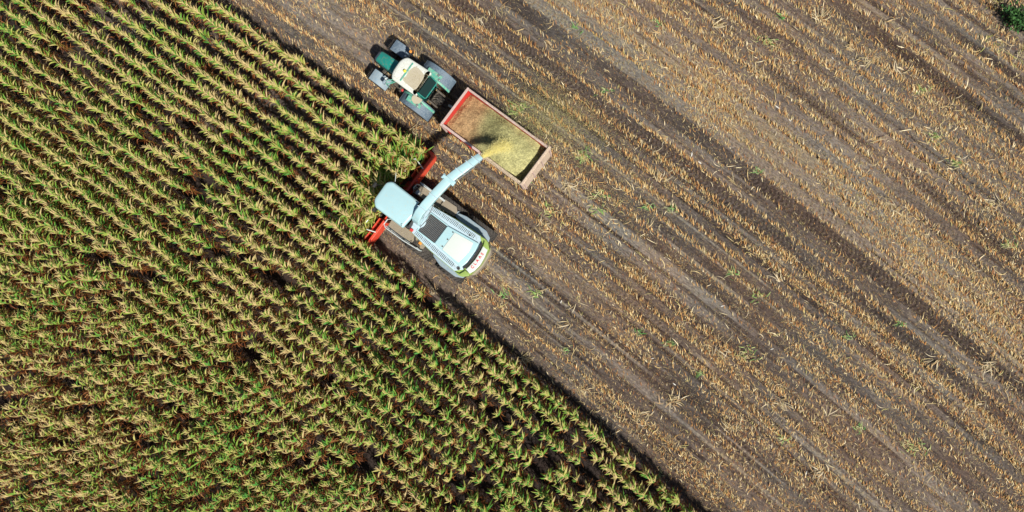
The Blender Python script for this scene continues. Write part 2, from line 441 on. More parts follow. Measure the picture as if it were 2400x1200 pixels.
F = np.stack([idx[:-1, :-1], idx[1:, :-1], idx[1:, 1:], idx[:-1, 1:]], -1).reshape(-1, 4)
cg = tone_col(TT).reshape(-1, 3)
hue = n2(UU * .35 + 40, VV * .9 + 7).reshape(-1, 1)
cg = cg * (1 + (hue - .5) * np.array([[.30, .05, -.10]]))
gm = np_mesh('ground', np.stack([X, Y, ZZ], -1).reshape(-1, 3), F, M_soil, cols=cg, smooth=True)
ground = link('ground', gm); tag(ground, kind='structure')
def gz(u, v): return ground_fields(np.asarray(u, float), np.asarray(v, float))[0]

# ------------------------------------------------------------------ blades: curved tapering strips, all of the plant matter is made of these
def blades(P, az, el, L, Wd, droop, segs=3, roll=None, curl=None):
    """P (n,3) roots, az heading, el start elevation, L length, droop total pitch change. Returns verts (n*(segs+1)*2,3) and faces"""
    n = len(P); k = segs + 1
    V = np.zeros((n, k, 2, 3)); p = P.copy().astype(float); e = el.copy(); a = az.copy()
    curl = np.zeros(n) if curl is None else curl
    roll = np.zeros(n) if roll is None else roll
    for i in range(k):
        t = i / segs
        wd = Wd * (0.55 + 1.3 * t if t < .35 else 1.0 * (1 - ((t - .35) / .65) ** 1.6) + .10)
        sx, sy = -np.sin(a), np.cos(a); cr, sr = np.cos(roll), np.sin(roll)
        side = np.stack([sx * cr, sy * cr, sr], -1) * (wd / 2)[:, None]
        V[:, i, 0] = p - side; V[:, i, 1] = p + side
        st = L / segs
        p = p + np.stack([np.cos(e) * np.cos(a), np.cos(e) * np.sin(a), np.sin(e)], -1) * st[:, None]
        e = e - droop / segs; a = a + curl / segs
    b = np.arange(n)[:, None] * (2 * k) + np.arange(segs)[None, :] * 2
    F = np.stack([b, b + 1, b + 3, b + 2], -1).reshape(-1, 4)
    return V.reshape(-1, 3), F, 2 * k
def plant_parts(seed, phi, spread, size=1.0):
    """one corn plant at the origin; phi is the heading the wind lays the leaves to. Returns parts {name: (V,F,tint,dry)}"""
    r = np.random.default_rng(seed); H = r.uniform(2.05, 2.4)
    lean_a, lean = phi + r.uniform(-.5, .5), r.uniform(.0, .10)
    def stem(z): return np.stack([np.cos(lean_a) * lean * z ** 1.5 * .4, np.sin(lean_a) * lean * z ** 1.5 * .4, z], -1)
    out = {}
    zs = np.array([0, .8, 1.6, H - .1]); rad = np.array([.016, .014, .011, .005]); c = stem(zs); V = []; F = []
    for i in range(4):
        for k in range(3): V.append(c[i] + rad[i] * np.array([math.cos(k * 2.094), math.sin(k * 2.094), 0]))
    for i in range(3):
        for k in range(3): F.append((i * 3 + k, i * 3 + (k + 1) % 3, i * 3 + 3 + (k + 1) % 3, i * 3 + 3 + k))
    out['stalk'] = (np.array(V), np.array(F), np.full(12, .55), np.full(12, .55))
    # green upper leaves
    n = 9 if size < .81 else 7; z = np.linspace(1.35, H - .06, n) + r.uniform(-.04, .04, n)
    sg = np.where(np.arange(n) % 2, 1, -1)
    az = phi + sg * (spread + r.normal(0, .36, n)); el = r.uniform(.45, 1.05, n) + .25 * (z - 1.2)
    Lf = size * r.uniform(.36, .72, n) * np.where(z > H - .4, .82, 1); wd = r.uniform(.050, .085, n)
    V, F, k = blades(stem(z), az, el, Lf, wd, r.uniform(.9, 2.2, n), 4, roll=r.normal(0, .35, n), curl=r.normal(0, .4, n))
    tint = np.repeat(np.clip(r.normal(.46, .27, n), 0, 1), k).reshape(n, k)
    tip = np.repeat(np.arange(5) / 4, 2)[None] ** 3
    tint = (tint + tip * r.uniform(0, .35, n)[:, None]).ravel()
    m = 5; z2 = H - .1 + r.uniform(-.05, .1, m)
    V2, F2, k2 = blades(stem(z2), phi + r.uniform(-1.1, 1.1, m), r.uniform(.8, 1.4, m), r.uniform(.25, .50, m), np.full(m, .028), r.uniform(.2, 1.6, m), 3, curl=r.normal(0, .7, m))
    out['foliage'] = (np.concatenate([V, V2]), np.concatenate([F, F2 + len(V)]), np.concatenate([tint, np.full(len(V2), 1.0)]), np.concatenate([np.full(len(V), 0.0), np.full(len(V2), .04)]))
    # dead lower leaves
    n = 12 if size < .81 else 17; z = r.uniform(.3, 1.8, n); az = r.uniform(0, 6.283, n)
    V, F, k = blades(stem(z), az, r.uniform(.1, .9, n), r.uniform(.3, .58, n), r.uniform(.025, .05, n), r.uniform(1.2, 2.8, n), 3, roll=r.normal(0, .5, n), curl=r.normal(0, .9, n))
    out['dry_leaves'] = (V, F, np.repeat(np.clip(r.normal(.45, .3, n), 0, 1), k), np.ones(len(V)))
    return out

# plant positions
ROW0, PITCH = .75, .80
pu, pv, prow = [], [], []
for i in range(0, 44):
    v = ROW0 - PITCH * i
    u_end = -10.35 if i < 7 else 24
    uu = np.arange(-48, u_end, .19)
    uu = uu + rng.normal(0, .06, len(uu))
    pu.append(uu); pv.append(v + rng.normal(0, .05, len(uu)) + .14 * (n3(uu * .3, np.full(len(uu), i * 2.7)) - .5)); prow.append(np.full(len(uu), i))
pu, pv, prow = map(np.concatenate, (pu, pv, prow))
px_, py_ = W2(pu, pv)
vis = in_view(px_, py_, 1.2, 3.2)
gap = n1(pu * .45 + 50, pv * .8 + 20)
gap2 = n4(pu * .18 + 5, pv * .35 + 11)
low0 = sm(-pv * 1.0 + pu * .15, 5, 22)
swath = n2(px_ * .16 + 31, py_ * .75 + 13)
keep = vis & ~((swath > .76) & (rng.random(len(pu)) < .55 * low0)) & ((pv > -5) & (pu > -14) & (pu < -10) | (rng.random(len(pu)) > .05 + .12 * sm(-pv, 8, 24)) & ~((gap > .74) & (rng.random(len(pu)) < .6)) & ~((gap2 > .82) & (rng.random(len(pu)) < .5)))
pu, pv, prow, px_, py_ = [q[keep] for q in (pu, pv, prow, px_, py_)]
print('corn plants', len(pu))
NB, NV = 5, 7     # wind directions x variants
low = sm(-pv * 1.0 + pu * .15, 5, 22)        # towards the lower left corner the wind lays leaves straight up the picture
phis = [R(141), R(133), R(124), R(114), R(104)]
spreads = [.62, .64, .66, .64, .60]
dirb = np.clip((low * 4.0 + rng.normal(0, .5, len(pu))).round().astype(int), 0, NB - 1)
PL = [[plant_parts(100 + d * 20 + k, phis[d], spreads[d], (.78, .80, .82, .83, .84)[d]) for k in range(NV)] for d in range(NB)]
var = rng.integers(0, NV, len(pu)); rot = rng.normal(0, .2 + .26 * low); scl = rng.normal(1, .08 + .05 * low) * (1 - .05 * (gap[keep] > .7))
# the 300 nearest the lens (along the cut edge, in front of the header) stand as single plants
dist = (px_ - 0) ** 2 + (py_ - 0) ** 2
order = np.argsort(dist)
single = np.zeros(len(pu), bool); single[order[:300]] = True
tiltk = np.zeros(len(pu))
near = (pv > -4.3) & (pu > -12.6)
tiltk[near] = .05 + .22 * sm(pu[near], -12.4, -10.5)
scl[near] *= 1.08       # stems the header is drawing in lean towards it
def mesh_from(parts, nm):
    V, F, t, d = parts
    return np_mesh(nm, V, F, M_corn, attrs={'tint': t, 'dry': d})
ME = [[{n: mesh_from(p, 'corn_' + n) for n, p in PL[d][k].items()} for k in range(NV)] for d in range(NB)]
GRP = 'standing corn plants nearest the cut edge'
ordn = ['outermost', 'second', 'third', 'fourth', 'fifth', 'sixth', 'seventh', 'eighth', 'ninth', 'tenth', 'eleventh', 'twelfth', 'thirteenth', 'fourteenth', 'fifteenth', 'sixteenth']
def plant_label(i):
    r, u = int(prow[i]), pu[i]
    if r < 7: return f"corn plant before the red header, {ordn[r]} row counted from the tractor side"
    s = 'beside the header' if u < -9 else 'level with the pale harvester' if u < -4 else 'just behind the harvester' if u < 0 else 'midway to the bottom edge' if u < 5 else 'towards the bottom edge'
    return f"corn plant, {ordn[min(r - 7, 15)]} row in from the bare soil, {s}"
for i in np.nonzero(single)[0]:
    root = bpy.data.objects.new('corn_plant', None); COL.objects.link(root); root.empty_display_size = .1
    root.location = (px_[i], py_[i], 0); root.scale = (scl[i],) * 3
    root.rotation_euler = (0, 0, rot[i])
    if tiltk[i]:
        ax = Vector((math.sin(A), math.cos(A), 0))
        root.rotation_mode = 'QUATERNION'
        from mathutils import Quaternion
        root.rotation_quaternion = Quaternion(ax, tiltk[i]) @ Quaternion((0, 0, 1), rot[i])
    tag(root, plant_label(i), 'corn plant', GRP)
    for n, me in ME[dirb[i]][var[i]].items():
        link(n, me, root)
VS, FS, TS, DS = [], [], [], []; nb = 0
for d in range(NB):
    for k in range(NV):
        ii = np.nonzero((~single) & (dirb == d) & (var == k))[0]
        if not len(ii): continue
        pp = list(PL[d][k].values()); off = 0; Vp, Fp, Tp, Dp = [], [], [], []
        for (V, F, t, dd) in pp: Vp.append(V); Fp.append(F + off); Tp.append(t); Dp.append(dd); off += len(V)
        Vp, Fp, Tp, Dp = map(np.concatenate, (Vp, Fp, Tp, Dp))
        c, s_ = np.cos(rot[ii]), np.sin(rot[ii]); sc = scl[ii]
        x = (Vp[None, :, 0] * c[:, None] - Vp[None, :, 1] * s_[:, None]) * sc[:, None]
        y = (Vp[None, :, 0] * s_[:, None] + Vp[None, :, 1] * c[:, None]) * sc[:, None]
        z = Vp[None, :, 2] * sc[:, None]
        tk = np.tan(tiltk[ii])[:, None]
        x = x + CA * z * tk; y = y - SA * z * tk
        V = np.stack([x + px_[ii][:, None], y + py_[ii][:, None], z], -1).reshape(-1, 3)
        F = (Fp[None] + (np.arange(len(ii)) * len(Vp))[:, None, None]).reshape(-1, 4) + nb
        VS.append(V); FS.append(F); TS.append(np.tile(Tp, len(ii))); DS.append(np.tile(Dp, len(ii))); nb += len(V)
me = np_mesh('corn_crop', np.concatenate(VS), np.concatenate(FS), M_corn, attrs={'tint': np.concatenate(TS), 'dry': np.concatenate(DS)})
tag(link('corn_crop', me), 'dense rows of yellow green standing corn filling the left and lower left of the field', 'corn', kind='stuff')

# ------------------------------------------------------------------ stubble, trash and chaff on the cut ground
PAL = np.array([[.46, .24, .08], [.54, .34, .13], [.52, .39, .19], [.62, .49, .25], [.72, .61, .39], [.30, .12, .04], [.40, .36, .14], [.22, .13, .08]])
def scatter(n, umin=-27, umax=27, vmin=-5, vmax=26.5):
    u = rng.uniform(umin, umax, n); v = rng.uniform(vmin, vmax, n); x, y = W2(u, v)
    k = in_view(x, y, 0, 2.0); return u[k], v[k]
def cut_ground(u, v):
    k = (v > np.where(u < -10.6, 1.0, -4.75)); return k
def strips(name, u, v, az, el, L, wd, droop, col, segs=2, lift=.0, curl=None, roll=None):
    x, y = W2(u, v); z = gz(u, v) + lift
    V, F, k = blades(np.stack([x, y, z], -1), az, el, L, wd, droop, segs, roll=roll, curl=curl)
    return V, F, np.repeat(col, k, axis=0)
def pick(n, wts):
    w_ = np.array(wts, float); i = rng.choice(len(PAL), n, p=w_ / w_.sum())
    return PAL[i] * rng.uniform(.75, 1.35, (n, 1))
VA, FA, CA_ = [], [], []
def acc(t):
    o = sum(len(q) for q in VA); VA.append(t[0]); FA.append(t[1] + o); CA_.append(t[2])
# 1 stumps with torn sheaths, in rows
rows = np.arange(-5, 33)
su, sv = [], []
for r_ in rows:
    v = .75 + .8 * r_
    if v < -4.9 or v > 27: continue
    uu = np.arange(-27, 27, .030); uu = uu + rng.normal(0, .05, len(uu)); su.append(uu); sv.append(v + rng.normal(0, .075, len(uu)) + .05 * (n4(uu * .4, 0 * uu + r_) - .5))
su = np.concatenate(su); sv = np.concatenate(sv)
x, y = W2(su, sv)
k = in_view(x, y, 0, 2) & cut_ground(su, sv)
def rutmask(u, v):
    m = np.zeros(len(u))
    for (c, hw, dp, tn, lug, ua, ub) in RUTS:
        if 10.4 < c < 13 or hw < .12: continue
        m = np.maximum(m, ((np.abs(v - c) < hw * .95) & (u > ua) & (u < ub)) * (1.0 if tn > .5 or dp >= .07 or hw > .25 else .6))
    return m
dens = n2(su * .35 + 3, sv * .9) * .6 + n3(su * 1.1, sv * 2) * .4
k &= rng.random(len(su)) > rutmask(su, sv) * .80
k &= rng.random(len(su)) < .50 + .8 * dens
su, sv = su[k], sv[k]
n = len(su); base_az = R(98)
acc(strips('s', su, sv, base_az + rng.normal(0, .30, n), rng.uniform(.35, 1.2, n), rng.uniform(.12, .36, n), rng.uniform(.018, .040, n), rng.uniform(.2, 1.4, n), pick(n, [5, 5, 4, 3, 1.5, 3, .6, 1]), roll=rng.normal(0, .4, n)))
# 2 loose leaf pieces between rows, patchy
u, v = scatter(420000)
k = cut_ground(u, v); u, v = u[k], v[k]
dn = (n1(u * .28 + 20, v * .55) * .55 + n4(u * .9, v * 1.6) * .45)
edge = .22 * sm(v, 9.5, 13) + .45 * sm(u * .8 - (v - 6) * .25, 4, 14) + .25 * np.exp(-((v - 18) / 1.6) ** 2) + .18 * np.exp(-((v - 7.2) / 1.2) ** 2) + .10 * np.exp(-((v - 12) / 1.6) ** 2) + .15 * np.exp(-((v - 2.3) / .7) ** 2)
pr = np.clip((dn - .50) * 2.4 + edge, .03, 1) * (1 - rutmask(u, v) * .80) * .70
k = rng.random(len(u)) < pr; u, v = u[k], v[k]; n = len(u)
print('trash', n)
spd = np.where(rng.random(n) < .72, .38, 1.5)
acc(strips('t', u, v, R(100) + rng.normal(0, 1, n) * spd, rng.uniform(.0, .5, n), rng.uniform(.07, .27, n), rng.uniform(.012, .032, n), rng.uniform(.0, .9, n), pick(n, [4, 4, 5, 4, 2, 3, 1.2, 5]), lift=.012, curl=rng.normal(0, .6, n), roll=rng.normal(0, .35, n)))
# 2b fine shreds everywhere
u, v = scatter(430000); k = cut_ground(u, v); u, v = u[k], v[k]
pr = (.35 + .4 * sm(v, 9, 13) + .9 * n1(u * .5 + 60, v * 1.1)) * (1 - rutmask(u, v) * .62)
k = rng.random(len(u)) < pr; u, v = u[k], v[k]; n = len(u)
acc(strips('f', u, v, R(100) + rng.normal(0, .75, n), rng.uniform(.0, .6, n), rng.uniform(.05, .15, n), rng.uniform(.010, .024, n), rng.uniform(.0, .5, n), pick(n, [3, 4, 6, 4, 2, 2, 2, 4]) * .8, segs=1, lift=.01, roll=rng.normal(0, .3, n)))
# 3 longer pale ribbons lying flat
u, v = scatter(6000); k = cut_ground(u, v) & (rng.random(len(u)) < .12 + .5 * sm(n2(u * .3 + 77, v * .4), .55, .8)); u, v = u[k], v[k]; n = len(u)
acc(strips('r', u, v, rng.uniform(0, 6.28, n), rng.uniform(.0, .25, n), rng.uniform(.25, .65, n), rng.uniform(.018, .035, n), rng.uniform(0, .3, n), pick(n, [0, .5, 2, 4, 4, 0, 2, 0]), segs=4, lift=.03, curl=rng.normal(0, 1.0, n), roll=rng.normal(0, .3, n)))
me = np_mesh('stubble', np.concatenate(VA), np.concatenate(FA), M_col, cols=np.concatenate(CA_))
tag(link('stubble', me), 'orange and tan corn stubble and torn leaves covering the harvested ground', 'stubble', kind='stuff')
# chaff: tiny pale flakes blown over the cut ground
VA, FA, CA_ = [], [], []
u, v = scatter(170000); k = cut_ground(u, v); u, v = u[k], v[k]
p = .55 * np.exp(-((v - 11.9) / 1.3) ** 2) * (1 - .6 * sm(u, 8, 20)) + .75 * np.exp(-((v - 6.3) / 1.2) ** 2) * np.exp(-((u + 3.5) / 4.0) ** 2) + .05
k = rng.random(len(u)) < p; u, v = u[k], v[k]; n = len(u)
cc = np.array([[.46, .42, .20]]) * rng.uniform(.6, 1.3, (n, 1)); g = (np.exp(-((v - 6.3) / 1.5) ** 2) * np.exp(-((u + 3.5) / 4.5) ** 2))[:, None]
cc = cc * (1 - g * .5) + np.array([[.36, .38, .10]]) * g * .5
acc(strips('c', u, v, rng.uniform(0, 6.28, n), rng.uniform(0, .6, n), rng.uniform(.03, .08, n), rng.uniform(.012, .028, n), np.zeros(n), cc, segs=1, lift=.015))
me = np_mesh('chaff', np.concatenate(VA), np.concatenate(FA), M_col, cols=np.concatenate(CA_))
tag(link('chaff', me), 'pale straw coloured chaff blown over the ground right of the trailer', 'chaff', kind='stuff')

# ------------------------------------------------------------------ countable debris, each lying where it can be pointed at
def bundle(name, cat, grp, px, py, n, rad, Lr, wr, cols, label, azm=None, azs=1.5, el=(0, .5), droop=(0, .6), curl=.9):
    p = at(px, py, .03); u0, v0 = uv_of(p.x, p.y); z0 = float(gz(u0, v0))
    r = np.random.default_rng(int(px * 7 + py)); P = np.stack([r.normal(0, rad, n), r.normal(0, rad * .6, n), r.uniform(.02, .06, n)], -1)
    az = (r.uniform(0, 6.28) if azm is None else R(azm)) + r.normal(0, azs, n)
    V, F, k = blades(P, az, r.uniform(*el, n), r.uniform(*Lr, n), r.uniform(*wr, n), r.uniform(*droop, n), 4, roll=r.normal(0, .4, n), curl=r.normal(0, curl, n))
    V[:, 2] = np.maximum(V[:, 2], .012)
    ci = r.integers(0, len(cols), n); c = np.array(cols)[ci] * r.uniform(.75, 1.2, (n, 1))
    o = link(name, np_mesh(name, V, F, M_col, cols=np.repeat(c, k, axis=0))); o.location = (p.x, p.y, z0)
    tag(o, label, cat, grp); return o
GREEN = [(.09, .26, .06), (.16, .33, .10), (.30, .38, .14), (.40, .42, .22)]
GRN2 = [(.30, .38, .12), (.38, .40, .16), (.16, .30, .08), (.50, .44, .24)]
PALE = [(.52, .42, .25), (.62, .53, .36), (.42, .34, .18), (.46, .30, .14)]
gl = [(1355, 65, 14, .12, 'small green tuft at the upper side of the dark wheel track above the trailer'),
      (1420, 212, 16, .16, 'green tuft beside the track up and right of the trailer, below the dark wheel track'),
      (1215, 255, 90, .34, 'broad patch of pale green leaves lying just above the trailer side'),
      (1545, 55, 16, .16, 'pale green tuft beside a crossed pale stalk near the top edge middle'),
      (1835, 40, 14, .14, 'bright green tuft near the top edge, right of centre'),
      (1807, 100, 30, .28, 'yellowish green clump below the bright tuft of the top edge'),
      (2167, 215, 26, .20, 'green tuft in brown stubble in the upper right, left of the paired dark tracks'),
      (2200, 320, 40, .26, 'thick grey green clump in the right part of the stubble, largest one there'),
      (1370, 370, 50, .25, 'yellow green leaves strewn right of the trailer tail'),
      (1777, 405, 16, .14, 'small green tuft on the dark wheel track right of centre'),
      (2245, 380, 26, .20, 'long narrow streak of green leaves below the grey green clump at the right'),
      (2365, 578, 26, .22, 'bright green tuft at the right edge halfway down'),
      (1235, 425, 20, .20, 'green streak lying right beside the tailgate corner of the trailer'),
      (1415, 457, 24, .24, 'green leaves topmost of three streaks right of the trailer tail'),
      (1295, 495, 26, .26, 'green leaves with a pale end, leftmost streak below the trailer tail'),
      (1400, 495, 26, .26, 'flattened green leaves ending at the head of the smooth grey track'),
      (1520, 487, 18, .16, 'bluish green tuft lying crosswise above the grey track'),
      (1580, 490, 14, .14, 'upright green tuft at the end of a long bent stalk'),
      (1720, 642, 18, .15, 'round dark green tuft in golden trash right of the grey track'),
      (1782, 695, 18, .20, 'faint green streak below the round tuft'),
      (1262, 690, 26, .22, 'spreading green leaves on the soil right of the harvester tail'),
      (1185, 690, 20, .18, 'green and tan leaves scattered close behind the harvester'),
      (1335, 817, 14, .14, 'lone green sprig on the grey soil below the harvester'),
      (1505, 780, 16, .16, 'green tuft at the lower end of a curved stalk line'),
      (1572, 805, 16, .14, 'narrow green tuft right of the curved stalk line'),
      (1645, 875, 12, .10, 'small deep green tuft in orange stubble at lower centre'),
      (2115, 760, 12, .12, 'thin green blades in the lower right quarter, highest of its neighbours'),
      (1995, 792, 14, .14, 'green blades beside the golden strip in the lower right quarter'),
      (1760, 830, 30, .28, 'yellow green heap of leaves at the end of a grey track'),
      (2020, 1007, 18, .16, 'bright green spear of leaves on dark soil in the lower right'),
      (1840, 1027, 14, .14, 'small green streak in the lower middle of the stubble'),
      (2145, 1050, 46, .34, 'large pale green patch of leaves in the lower right'),
      (1545, 1115, 12, .12, 'blue green blade beside the dark strip at the corn edge near the bottom')]
for (x, y, n, rad, lab) in gl:
    bundle('green_leaf_clump', 'leaf clump', 'green leaf clumps lying on the stubble', x, y, n, rad, (.18, .42), (.02, .045), GREEN if rad < .2 else GRN2, lab, azm=(x * 13 % 70) + 120, azs=.7, el=(.05, .8), droop=(.2, 1.2))
plst = [(1280, 95, 10, .08, 'crossed pale stalks in front of the trailer, near the top edge'), (1130, 55, 14, .2, 'tangled pale leaves at the top edge right of the tractor'), (1175, 20, 10, .2, 'pale bent stalks touching the top edge above the tractor'),
      (1545, 80, 9, .08, 'pale forked stalk under the pale green tuft near the top middle'), (1670, 62, 10, .12, 'pale fan of leaves near the top edge, between two dark tracks'), (1920, 50, 22, .2, 'pale leaf bundle near the top edge, three quarters across'),
      (2070, 50, 10, .12, 'straight pale stalks left of the paired dark tracks at the top'), (2030, 145, 34, .26, 'big heap of grey tan leaves in the upper right'), (2110, 165, 20, .2, 'ragged tan leaves right of the big upper right heap'),
      (1995, 115, 16, .18, 'tan leaf bundle above the big upper right heap'), (1780, 180, 12, .12, 'pale diagonal stalks crossing the stubble right of centre at the top'), (1565, 320, 5, .04, 'single long pale stalk on the soil between trailer and right side'),
      (1545, 425, 9, .08, 'forked pale stalk right of the trailer tail'), (1335, 430, 26, .2, 'pale heap of husk leaves just right of the tailgate'), (1270, 535, 22, .2, 'pale fanned leaves between the trailer tail and the harvester tail'),
      (2100, 485, 48, .34, 'largest tangle of pale stalks, right of the middle of the stubble'), (2040, 330, 8, .1, 'yellowish curved leaf on dark soil in the right half'), (1130, 0, 8, .12, 'pale leaf at the very top edge above the tractor hood'),
      (1830, 660, 9, .08, 'grey forked stalk on brown soil in the middle of the right half'), (1685, 820, 14, .2, 'loose pale stalks left of the yellow green heap'), (1570, 940, 26, .24, 'upright bundle of pale stalks at lower centre'),
      (1825, 945, 40, .28, 'thick heap of pale leaves in the lower middle of the stubble'), (1940, 975, 8, .1, 'short pale stalks at the end of the lower grey track'), (1710, 1010, 12, .18, 'arched pale leaves beside the deep lug track'),
      (2190, 845, 10, .14, 'long crossing pale stalks in the lower right quarter'), (2320, 855, 24, .2, 'feathery pale clump near the right edge, lower half'), (1335, 760, 10, .1, 'pale stalks lying across the soil behind the harvester'),
      (1360, 910, 9, .1, 'pale twig bundle beside the corn edge, lower centre'), (1230, 840, 34, .24, 'brown and pale trash heap against the corn edge below the harvester'), (1500, 975, 34, .3, 'golden trash patch beside the corn edge towards the bottom'),
      (1930, 1100, 26, .26, 'scattered pale leaves near the bottom edge'), (1020, 690, 10, .1, 'leaning pale stalk between the harvester and the corn edge'), (1130, 690, 12, .12, 'pale stalks close behind the harvester tail'),
      (1005, 255, 14, .16, 'pale leaves fallen beside the trailer drawbar'), (960, 305, 16, .14, 'curled pale leaves on the soil between the tractor and the corn'), (2300, 950, 20, .3, 'criss-crossed thin stalks in the lower right corner area'), (2330, 480, 30, .3, 'golden leaf patch near the right edge, mid height')]
for (x, y, n, rad, lab) in plst:
    bundle('pale_stalk_bundle', 'stalk bundle', 'pale stalks and leaves lying on the stubble', x, y, n, rad, (.3, .8) if rad < .22 else (.25, .6), (.022, .045), PALE, lab, azs=.55 if n < 15 else 1.1)
wl = [(2362, 22, .09, 'white husk beside the dark green bush in the upper right corner'), (1862, 142, .06, 'small white husk in the upper middle of the right half'), (1822, 252, .13, 'largest white husk, lying right of centre in the upper half'), (1850, 282, .07, 'white husk just below the largest white one'),
      (1622, 360, .12, 'white husk in the green tinged litter right of the trailer'), (1640, 380, .09, 'smaller white husk touching the litter right of the trailer'), (1952, 135, .06, 'white husk left of the big tan heap in the upper right'), (2072, 210, .10, 'bright white husk below the big tan heap in the upper right'),
      (2312, 535, .09, 'white husk near the right edge at mid height'), (1695, 717, .09, 'pale cob on the smooth grey track right of centre'), (1315, 707, .07, 'thin pale husk on the soil right of the harvester tail'), (1580, 900, .08, 'white husk atop the upright stalk bundle at lower centre'),
      (1810, 818, .07, 'white husk beside the yellow green heap'), (1530, 840, .06, 'white speck of husk in the lug track at lower centre'), (1890, 1110, .10, 'white husk near the bottom edge in scattered leaves'), (2365, 465, .08, 'white husk at the right edge above the golden patch'), (1070, 45, .05, 'white husk on the soil above the tractor')]
M_husk = mat('white_husk', (.68, .66, .60), .8, var=.15)
for (x, y, s_, lab) in wl:
    p = at(x, y, .03); u0, v0 = uv_of(p.x, p.y); m = MB(); r = random.Random(x); th = r.uniform(0, 3.1)
    rings = []
    for i in range(7):
        t = i / 6; rr = s_ * (.12 + .5 * math.sin(math.pi * min(1, t * .85 + .12))) * r.uniform(.8, 1.15) * .55; c = (t - .5) * s_ * 2.4
        rings.append([(math.cos(th) * c - math.sin(th) * rr * math.cos(a), math.sin(th) * c + math.cos(th) * rr * math.cos(a), max(0.0, .04 + rr * .7 * math.sin(a))) for a in [k * math.pi / 4 for k in range(8)]])
    m.rings(rings); o = m.build('corn_husk', M_husk, smooth=True); o.location = (p.x, p.y, float(gz(u0, v0)))
    tag(o, lab, 'husk', 'white husks lying on the stubble')
# dark green bush in the upper right corner
bp_ = at(2385, 45, .3); bu = empty('bush', *uv_of(bp_.x, bp_.y)); tag(bu, 'dark green leafy bush at the upper right corner of the field', 'bush')
n = 1100; r = np.random.default_rng(5); q = r.normal(0, 1, (n, 3)); q /= np.linalg.norm(q, axis=1)[:, None]; q *= (r.random(n) ** .4)[:, None] * (1 + .5 * np.sin(q[:, :1] * 4 + q[:, 1:2] * 6))
P = q * np.array([.75, .42, .35]) + np.array([0, 0, .42]); P[:, 2] = np.maximum(P[:, 2], .05)
V, F, k = blades(P, r.uniform(0, 6.28, n), r.uniform(-.2, 1.0, n), r.uniform(.08, .2, n), r.uniform(.05, .10, n), r.uniform(0, 1, n), 2, roll=r.normal(0, .5, n))
c = np.array([[.012, .045, .010]]) * r.uniform(.5, 3.2, (n, 1)) * (1 + r.random((n, 1)) * np.array([[.9, .2, .2]])); link('foliage', np_mesh('foliage', V, F, M_col, cols=np.repeat(c, k, axis=0)), bu)
m = MB()
for t in range(7): m.tube([(0, 0, 0), (math.cos(t) * .3, math.sin(t) * .2, .3), (math.cos(t) * .7, math.sin(t) * .4, .6)], [.02, .015, .008], 6)
m.build('stem', M_metal, bu)
# trash tangled in the top right corner
for (x, y, lab) in [(2330, 95, 'golden leaves heaped left of the dark green bush'), (2395, 120, 'golden leaves heaped below the dark green bush'), (2350, 5, 'golden leaves above the dark green bush at the top edge')]:
    bundle('pale_stalk_bundle', 'stalk bundle', 'pale stalks and leaves lying on the stubble', x, y, 40, .35, (.25, .6), (.02, .04), PALE + [(.35, .36, .1)], lab, azs=1.2)

# ------------------------------------------------------------------ the tractor
TO = (-12.6, 3.47)
T = empty('tractor', *TO); tag(T, 'green tractor with cream cab roof pulling the red trailer', 'tractor', kind='thing')
def t(): return MB(*TO)
rings = []
for (u, hw, zt, zs) in ((-15.17, .17, 1.55, 1.3), (-15.12, .27, 1.72, 1.3), (-14.98, .31, 1.82, 1.3)):
    rings.append([(u, 3.46 - hw, .95), (u, 3.46 - hw, zs), (u, 3.46 - hw * .9, zt - .07), (u, 3.46 - hw * .6, zt), (u, 3.46 + hw * .6, zt), (u, 3.46 + hw * .9, zt - .07), (u, 3.46 + hw, zs), (u, 3.46 + hw, .95)])
no_ = t(); no_.rings(rings); no_.build('front_grille', M_slate, T, smooth=True)
rings = []
for (u, hw, zt) in ((-14.975, .31, 1.84), (-14.93, .33, 1.87), (-14.2, .345, 1.97), (-13.2, .36, 2.06)):
    rings.append([(u, 3.46 - hw, 1.0), (u, 3.46 - hw, zt - .25), (u, 3.46 - hw * .9, zt - .07), (u, 3.46 - hw * .6, zt), (u, 3.46 + hw * .6, zt), (u, 3.46 + hw * .9, zt - .07), (u, 3.46 + hw, zt - .25), (u, 3.46 + hw, 1.0)])
hd = t(); hd.rings(rings); hd = hd.build('hood', M_teal, T, bevel=.02)
m = t()
for k in range(7): m.box(-14.7 + k * .13, -14.64 + k * .13, 3.79, 3.815, 1.35, 1.65); m.box(-14.7 + k * .13, -14.64 + k * .13, 3.105, 3.13, 1.35, 1.65)
m.build('side_vent', M_black, hd)
m = t(); m.box(-15.0, -11.4, 3.22, 3.70, .62, 1.05); m.box(-14.78, -14.58, 2.75, 4.2, .55, .78); m.box(-12.2, -11.85, 2.75, 4.2, .68, .98); m.box(-13.8, -12.9, 2.75, 4.2, .62, 1.15); m.build('chassis', M_metal, T, bevel=.03)
m = t(); m.box(-15.42, -15.18, 3.2, 3.72, .6, 1.05); m.build('front_weight', M_black, T, bevel=.04)
